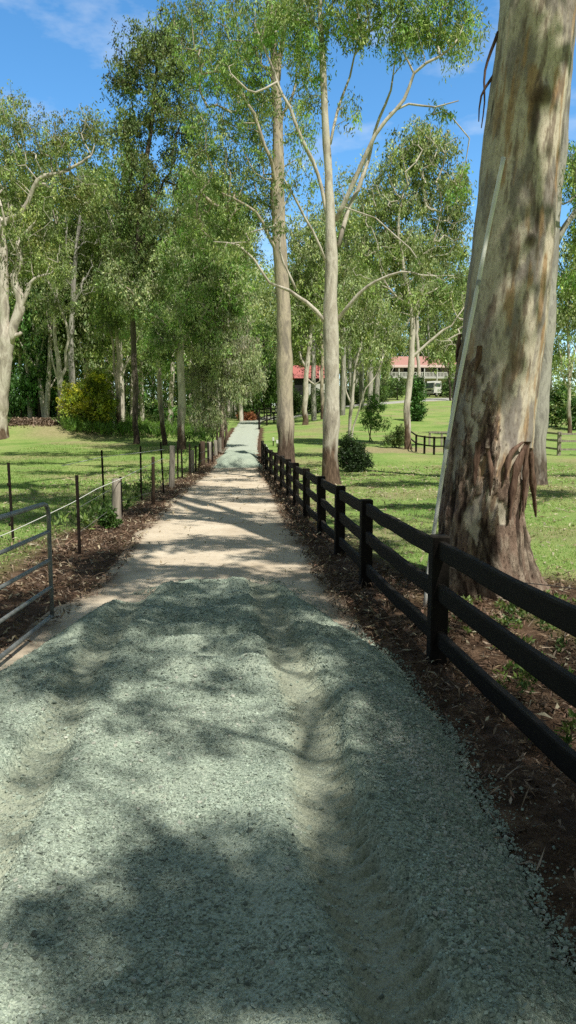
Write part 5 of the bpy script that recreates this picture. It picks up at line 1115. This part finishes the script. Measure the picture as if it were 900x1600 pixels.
woods('woods', 'olive wood climbing the hill at the head of the track', field(40, -22, 14, 128, 200, 20, 33, 2, 330, 575), OLIVE + SAGE, 72, hmin=.22, leaf=(.8, .26), crr=1.7)
woods('woods', 'light olive gums standing in front of the hill between the track and the house', field(4, -3, 12, 90, 112, 27, 33, 5, 440, 570) + field(2, 8, 30, 92, 118, 28, 34, 6, 560, 625), OLIVE + SAGE, 75, bark='bark_grey', leaf=(.6, .17), crr=1.7, hmin=.34, wide=1.7)
woods('woods', 'tall wood on the hill behind the house', field(34, 8, 80, 184, 250, 24, 40, 3, 480, 790), OLIVE + SAGE + DARKG, 73, hmin=.2, leaf=(.9, .3), crr=2.0)
woods('woods', 'wood beyond the right-hand paddock', field(16, 30, 90, 95, 160, 18, 30, 4, 830, 1050), OLIVE + DARKG, 74, leaf=(.6, .2), crr=1.4)
# shadowy understorey inside the left wood
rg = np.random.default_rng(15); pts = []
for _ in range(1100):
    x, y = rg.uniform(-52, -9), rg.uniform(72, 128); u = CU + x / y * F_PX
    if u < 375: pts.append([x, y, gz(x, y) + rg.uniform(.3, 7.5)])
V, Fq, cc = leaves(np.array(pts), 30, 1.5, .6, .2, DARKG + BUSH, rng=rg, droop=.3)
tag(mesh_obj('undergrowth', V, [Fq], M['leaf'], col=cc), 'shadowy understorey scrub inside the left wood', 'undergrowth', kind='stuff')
pts = []
for _ in range(650):
    x, y = rg.uniform(-25, 85), rg.uniform(158, 240); u = CU + x / y * F_PX
    if 380 < u < 1000: pts.append([x, y, gz(x, y) + rg.uniform(.5, 8)])
V, Fq, cc = leaves(np.array(pts), 26, 2.4, .9, .32, OLIVE + DARKG, rng=rg, droop=.3)
tag(mesh_obj('undergrowth', V, [Fq], M['leaf'], col=cc), 'scrub filling the hillside behind the house', 'undergrowth', kind='stuff')

# bank of mulch on the left
n = 5000; rg = np.random.default_rng(19); q = np.stack([rg.uniform(-22.5, -18.6, n), 62 + rg.normal(0, .5, n)], -1); zb_ = .32 * np.exp(-((q[:, 1] - 62) / .6) ** 2) * sstep(-18.5, -19.5, q[:, 0])
V, Fq, cc = flat_leaves(n, q[:, 0], q[:, 1], T(q[:, 0], q[:, 1]) + zb_ * rg.uniform(.3, 1, n), rg.uniform(.2, .5, n), rg.uniform(.06, .14, n), [(.27, .19, .14), (.34, .25, .19), (.20, .145, .11)], rg)
tag(mesh_obj('leaf_litter', V, [Fq], M['litter'], col=cc), 'heaped brown mulch along the top of the left bank', 'leaf litter', kind='stuff')

# ------------------------------------------------------------------ house, shed, vehicles, far fences
M['roof'] = mat_plain('red_iron', (0.50, 0.27, 0.24), .55, .16, 3, .1, 0, .3, (9, .6, 1)); M['roof_pale'] = mat_plain('faded_red_iron', (0.60, 0.46, 0.41), .6, .15, 3, .1)
M['house_white'] = mat_plain('white_weatherboard', (0.66, 0.66, 0.64), .7, .08, 8); M['dark_void'] = mat_plain('shaded_opening', (0.03, 0.03, 0.033), .4, .3, 5); M['cream'] = mat_plain('cream_wall', (0.48, 0.44, 0.36), .8, .12, 6)
def prism(name, pts, mat, parent, org):
    """closed solid from a lower and upper ring of equal length"""
    lo, hi = pts; n = len(lo); V = np.vstack([lo, hi]); q = [[j, (j + 1) % n, n + (j + 1) % n, n + j] for j in range(n)]
    f = [np.array(q)] + ([np.array([[3, 2, 1, 0], [4, 5, 6, 7]])] if n == 4 else [])
    return mesh_obj(name, V, f, mat, parent, None, False, org)
def bx(name, c, h, mat, parent, org, bev=0.0):
    mb = MB(); mb.box(c, h, None, bev); return mb.build(name, mat, parent, org)
HY = 153.0
hb = P(655, 613, HY); HX0, HX1 = P(602, 600, HY)[0], P(722, 600, HY)[0]; zg = gz(hb[0], HY) - .3
zt = lambda v: P(600, v, HY)[2]
house = thing('house', 'two-storey white house with long red iron roof and veranda on the hill', 'house', (hb[0], HY + 4, zg)); ho = np.array([hb[0], HY + 4, zg])
zf, ze, zr_ = zt(590.5), zt(573), zt(553)
bx('wall', [(HX0 + HX1) / 2, HY + 5.5, (zg + ze) / 2], [(HX1 - HX0) / 2 - .4, 3.2, (ze - zg) / 2], M['cream'], house, ho)
xm = (HX0 + HX1) / 2; hw = (HX1 - HX0) / 2
prism('roof', ([[HX0 - .2, HY + 1.6, ze + .25], [HX1 + .3, HY + 1.6, ze + .25], [HX1 + .3, HY + 9.5, ze + .25], [HX0 - .2, HY + 9.5, ze + .25]], [[HX0 + 2.2, HY + 5.2, zr_], [HX1 - 2, HY + 5.2, zr_], [HX1 - 2, HY + 5.6, zr_], [HX0 + 2.2, HY + 5.6, zr_]]), M['roof'], house, ho)
prism('veranda_roof', ([[HX0 - .5, HY - .8, ze - .25], [HX1 + .5, HY - .8, ze - .25], [HX1 + .5, HY + 1.7, ze + .15], [HX0 - .5, HY + 1.7, ze + .15]], [[HX0 - .5, HY - .8, ze - .1], [HX1 + .5, HY - .8, ze - .1], [HX1 + .5, HY + 1.7, ze + .5], [HX0 - .5, HY + 1.7, ze + .5]]), M['roof_pale'], house, ho)
bx('veranda_floor', [xm, HY + 1.0, zf], [hw, 1.6, .13], M['house_white'], house, ho)
bl = MB(); bl.box([xm, HY - .5, zf + 1.05], [hw, .04, .06]); bl.box([xm, HY - .5, zf + .2], [hw, .03, .04])
for x in np.arange(HX0, HX1, .28): bl.box([x, HY - .5, zf + .62], [.07, .02, .42])
bl.build('balustrade', M['house_white'], house, ho)
for x in np.linspace(HX0 + .1, HX1 - .1, 7): bx('post', [x, HY - .62, (zg + ze) / 2 - .1], [.09, .09, (ze - zg) / 2 - .15], M['house_white'], house, ho)
for x in np.linspace(HX0 + 1.6, HX1 - 1.6, 5):
    w_ = bx('window', [x, HY + 2.25, zf + 1.3], [.75, .06, .95], M['house_white'], house, ho); bx('pane', [x, HY + 2.17, zf + 1.3], [.66, .03, .86], M['dark_void'], w_, ho)
for x in np.linspace(HX0 + 2.0, HX1 - 2.0, 4): bx('garage_opening', [x, HY + 2.25, zg + 1.5], [1.35, .06, 1.2], M['dark_void'], house, ho)  # solid near-black panels whose colour stands for the shade inside
# shed on the left of it
SY = 128.0; sx0, sx1 = P(458, 600, SY)[0], P(512, 600, SY)[0]; sz = gz((sx0 + sx1) / 2, SY) - .3; v2z = lambda v: P(480, v, SY)[2]
shed = thing('shed', 'small white shed with bright red iron roof behind the pale trunk', 'shed', ((sx0 + sx1) / 2, SY + 2, sz)); sO = np.array([(sx0 + sx1) / 2, SY + 2, sz]); xm2 = (sx0 + sx1) / 2; hw2 = (sx1 - sx0) / 2
bx('wall', [xm2, SY + 2.5, (sz + v2z(590)) / 2], [hw2 - .2, 2.2, (v2z(590) - sz) / 2], M['dark_void'], shed, sO)
bx('door', [xm2 + .9, SY + .25, (sz + v2z(600)) / 2 + .3], [1.6, .05, (v2z(600) - sz) / 2 - .1], M['house_white'], shed, sO)
prism('roof', ([[sx0 - .2, SY - .3, v2z(591)], [sx1 + .2, SY - .3, v2z(591)], [sx1 + .2, SY + 5.5, v2z(591)], [sx0 - .2, SY + 5.5, v2z(591)]], [[sx0 - .2, SY + 2.5, v2z(569)], [sx1 + .2, SY + 2.5, v2z(569)], [sx1 + .2, SY + 2.7, v2z(569)], [sx0 - .2, SY + 2.7, v2z(569)]]), mat_plain('bright_red_iron', (.50, .17, .165), .5, .15, 3, .1, 0, .3, (9, .6, 1)), shed, sO)
# white cab-over truck, seen from its front left corner
M['glass'] = mat_plain('dark_glass', (.06, .08, .09), .12, .2, 2, 0, 0, .6); M['tyre'] = mat_plain('tyre', (.02, .02, .02), .9); M['rim'] = mat_plain('wheel_rim', (.5, .5, .5), .4, .1, 5, 0, .6)
tx_ = (672 - CU) / F_PX * 146.0; t0 = np.array([tx_, 146.0, gz(tx_, 146.0) + .1])
truck = thing('truck', 'white cab-over truck parked in front of the house', 'truck', t0); truck.rotation_euler = (0, 0, math.radians(-52)); truck.scale = (1.15, 1.15, 1.15); Z3 = np.zeros(3)
def wheel(parent, x, y, z, r, w_, tyre_mat=None):
    mb = MB(); prof = [(-w_, .62 * r), (-w_, .95 * r), (-w_ * .7, r), (w_ * .7, r), (w_, .95 * r), (w_, .62 * r)]; V = []; n = 18
    for a in range(n):
        for px_, rr_ in prof: V.append([x + px_, y + rr_ * math.cos(2 * PI * a / n), z + rr_ * math.sin(2 * PI * a / n)])
    Q = [[a * 6 + b_, a * 6 + (b_ + 1) % 6, ((a + 1) % n) * 6 + (b_ + 1) % 6, ((a + 1) % n) * 6 + b_] for a in range(n) for b_ in range(6)]
    mb.add(np.array(V), Q); o = mb.build('wheel', M['tyre'], parent)
    mb = MB(); mb.tube([[x - w_ * .8, y, z], [x - w_ * .2, y, z], [x + w_ * .2, y, z], [x + w_ * .8, y, z]], [.62 * r, .5 * r, .5 * r, .62 * r], 14); mb.build('rim', M['rim'], o)
# local axes: front faces -Y, cab 2.1 wide, cab height 2.5
pr = [(-.55, .55), (-.62, 1.25), (-.42, 2.25), (-.15, 2.5), (1.1, 2.52), (1.2, 2.3), (1.2, .55)]
V = np.array([[x, y, z] for x in (-1.02, 1.02) for y, z in pr]); n = len(pr)
cabm = mesh_obj('cab', V, [np.array([[j, (j + 1) % n, n + (j + 1) % n, n + j] for j in range(n)]), np.array([[0, 6, 5, 4], [0, 4, 3, 2], [7, 11, 12, 13], [7, 9, 10, 11]]), np.array([[0, 2, 1], [7, 8, 9]])], M['white_paint'], truck)
mesh_obj('windscreen', [[-.9, -.63, 1.35], [.9, -.63, 1.35], [.86, -.45, 2.2], [-.86, -.45, 2.2]], [np.array([[0, 1, 2, 3]])], M['glass'], truck)
for s in (-1, 1):
    d = bx('door', [s * 1.03, .35, 1.3], [.02, .6, .72], M['white_paint'], truck, Z3); bx('side_window', [s * 1.055, .3, 1.85], [.012, .48, .3], M['glass'], d, Z3)
    bx('headlight', [s * .78, -.63, .85], [.17, .04, .1], M['glass'], truck, Z3, .01); wheel(truck, s * .86, .2, .45, .45, .14); wheel(truck, s * .86, 3.4, .45, .45, .2)
    mb = MB(); mb.tube([[s * 1.0, -.4, 2.1], [s * 1.2, -.55, 2.1], [s * 1.2, -.55, 1.9]], .02, 5); mb.box([s * 1.22, -.56, 1.75], [.09, .03, .2]); mb.build('mirror', M['tyre'], truck)
bx('bumper', [0, -.68, .5], [1.05, .1, .14], mat_plain('grey_bumper', (.25, .25, .25), .6), truck, Z3, .03); bx('grille', [0, -.645, .98], [.52, .02, .12], M['tyre'], truck, Z3)
bx('chassis', [0, 2.3, .62], [.4, 2.2, .12], M['tyre'], truck, Z3); bx('tray', [0, 3.0, .95], [1.08, 1.75, .12], mat_plain('grey_tray', (.3, .3, .3), .6), truck, Z3, .02); bx('headboard', [0, 1.35, 1.6], [1.05, .05, .6], M['tyre'], truck, Z3)
# pale car half behind the shrubs
g = G(568, 617); t0 = np.array([g[0], g[1] + 2, gz(g[0], g[1] + 2) + .05])
car = thing('parked_car', 'pale silver-blue car parked behind the garden shrubs', 'car', t0); car.rotation_euler = (0, 0, math.radians(80))
pr = [(-2.3, .45), (-2.32, .85), (-1.5, 1.05), (-.75, 1.62), (1.2, 1.68), (2.1, 1.1), (2.3, 1.0), (2.3, .45)]
V = []
for x, k in ((-.88, 0), (-.80, 1), (.80, 1), (.88, 0)): V += [[x if z < 1.2 else x * .86, y, z] for y, z in pr]
V = np.array(V); n = len(pr); F4 = [[r * n + j, r * n + (j + 1) % n, (r + 1) * n + (j + 1) % n, (r + 1) * n + j] for r in range(3) for j in range(n)]
mesh_obj('body', V, [np.array(F4), np.array([[0, 7, 6, 2], [24, 26, 30, 31], [2, 6, 5, 3], [26, 27, 29, 30]]), np.array([[0, 2, 1], [24, 25, 26], [3, 5, 4], [27, 28, 29]])], mat_plain('silver_blue_paint', (.42, .50, .53), .3, .08, 3, 0, .3, .5), car)
for s in (-1, 1):
    mesh_obj('side_window', [[s * .80, -1.25, 1.12], [s * .80, 1.75, 1.15], [s * .775, 1.1, 1.58], [s * .775, -.7, 1.55]], [np.array([[0, 1, 2, 3]])], M['glass'], car)
    for y in (-1.4, 1.4): wheel(car, s * .78, y, .34, .34, .11)
    bx('headlight', [s * .6, -2.31, .75], [.18, .03, .08], M['white_paint'], car, Z3, .01)
mesh_obj('windscreen', [[-.7, -1.46, 1.1], [.7, -1.46, 1.1], [.64, -.83, 1.6], [-.64, -.83, 1.6]], [np.array([[0, 1, 2, 3]])], M['glass'], car)

def far_fence(name, label, foot, heights, rails, mat, pw=.06, rail_h=.05, cat='fence'):
    """foot: list of ground points"""
    e = thing(name, label, cat, foot[0]); o = foot[0]
    for p, h in zip(foot, heights): bx('post', [p[0], p[1], p[2] + h / 2 - .1], [pw, pw, h / 2 + .1], mat, e, o)
    for k in range(len(foot) - 1):
        for r in rails:
            mb = MB(); a, b_ = foot[k] + [0, -pw - .02, r], foot[k + 1] + [0, -pw - .02, r]; d = b_ - a; L = np.linalg.norm(d); d /= L; s = np.cross([0, 0, 1.], d); s /= np.linalg.norm(s); mb.box((a + b_) / 2, [L / 2 + pw, .025, rail_h], np.array([d, s, np.cross(d, s)])); mb.build('rail', mat, e, o)
far_fence('rail_fence', 'small dark two-rail yard fence left of the big trunk, beside the forked gum', [G(637, 693), G(650, 706), G(663, 709), G(678, 711), G(694, 711), G(712, 711), G(730, 711)], [1.05] * 7, (.98, .5), M['black_wood'], .055, .04)
far_fence('rail_fence', 'pale-topped dark rail behind the small yard fence', [G(671, 697), G(690, 697), G(712, 697), G(740, 697)], [.95] * 4, (.92,), M['old_wood'], .06, .06)
far_fence('rail_fence', 'weathered grey rail fence across the lawn right of the big trunk', [G(800, 704), G(836, 706), G(873, 712), G(912, 712), G(960, 713)], [1.3, 1.3, 1.35, 1.35, 1.35], (1.22, .82, .35), M['old_wood'], .09, .055)
far_fence('rail_fence', 'dark rail fence on the right of the blue-grey track near the far bend', [G(405, 671), G(417, 665), G(428, 661), G(440, 657)], [1.3] * 4, (1.1, .6), M['black_wood'], .09, .06)
far_fence('yard_gate', 'dark barred yard gate under the broad-leaved tree at the far bend', [G(413, 656), G(423, 655.5), G(433, 655)], [2.2, 2.6, 2.2], (2.0, 1.5, 1.0, .5), M['black_wood'], .07, .05, 'gate')
for u, v, hpx, lab in ((427, 697, 11, 'white-topped dark stake in the grass left of the mottled trunk'), (433, 699, 9, 'shorter white-topped stake beside the mottled trunk'), (178, 676, 15, 'small white post in the undergrowth at the edge of the left wood')):
    g = G(u, v); h = hpx / F_PX * g[1]; e = thing('marker_stake', lab, 'stake', g)
    mb = MB(); mb.box(g + [0, 0, h / 2 - .1], [.035, .035, h / 2], None, .008); mb.build('stake', M['picket'] if u > 300 else M['white_paint'], e, g); mb = MB(); mb.box(g + [0, 0, h - .02], [.07, .05, .12], None, .02); mb.build('cap', M['white_paint'], e, g)

# ------------------------------------------------------------------ groups for the repeats
for o in bpy.data.objects:
    if o.parent is not None or not o.get('label') or o.get('kind'): continue
    k = o.name.split('.')[0]
    if k == 'gum_tree': o['group'] = 'gum trees round the track and paddocks'
    elif k == 'bush': o['group'] = 'bushes and shrubs'
    elif k == 'garden_tree': o['group'] = 'garden trees in front of the house'
    elif k == 'marker_stake': o['group'] = 'white-topped marker stakes'
    elif k == 'rail_fence': o['group'] = 'timber rail fences'
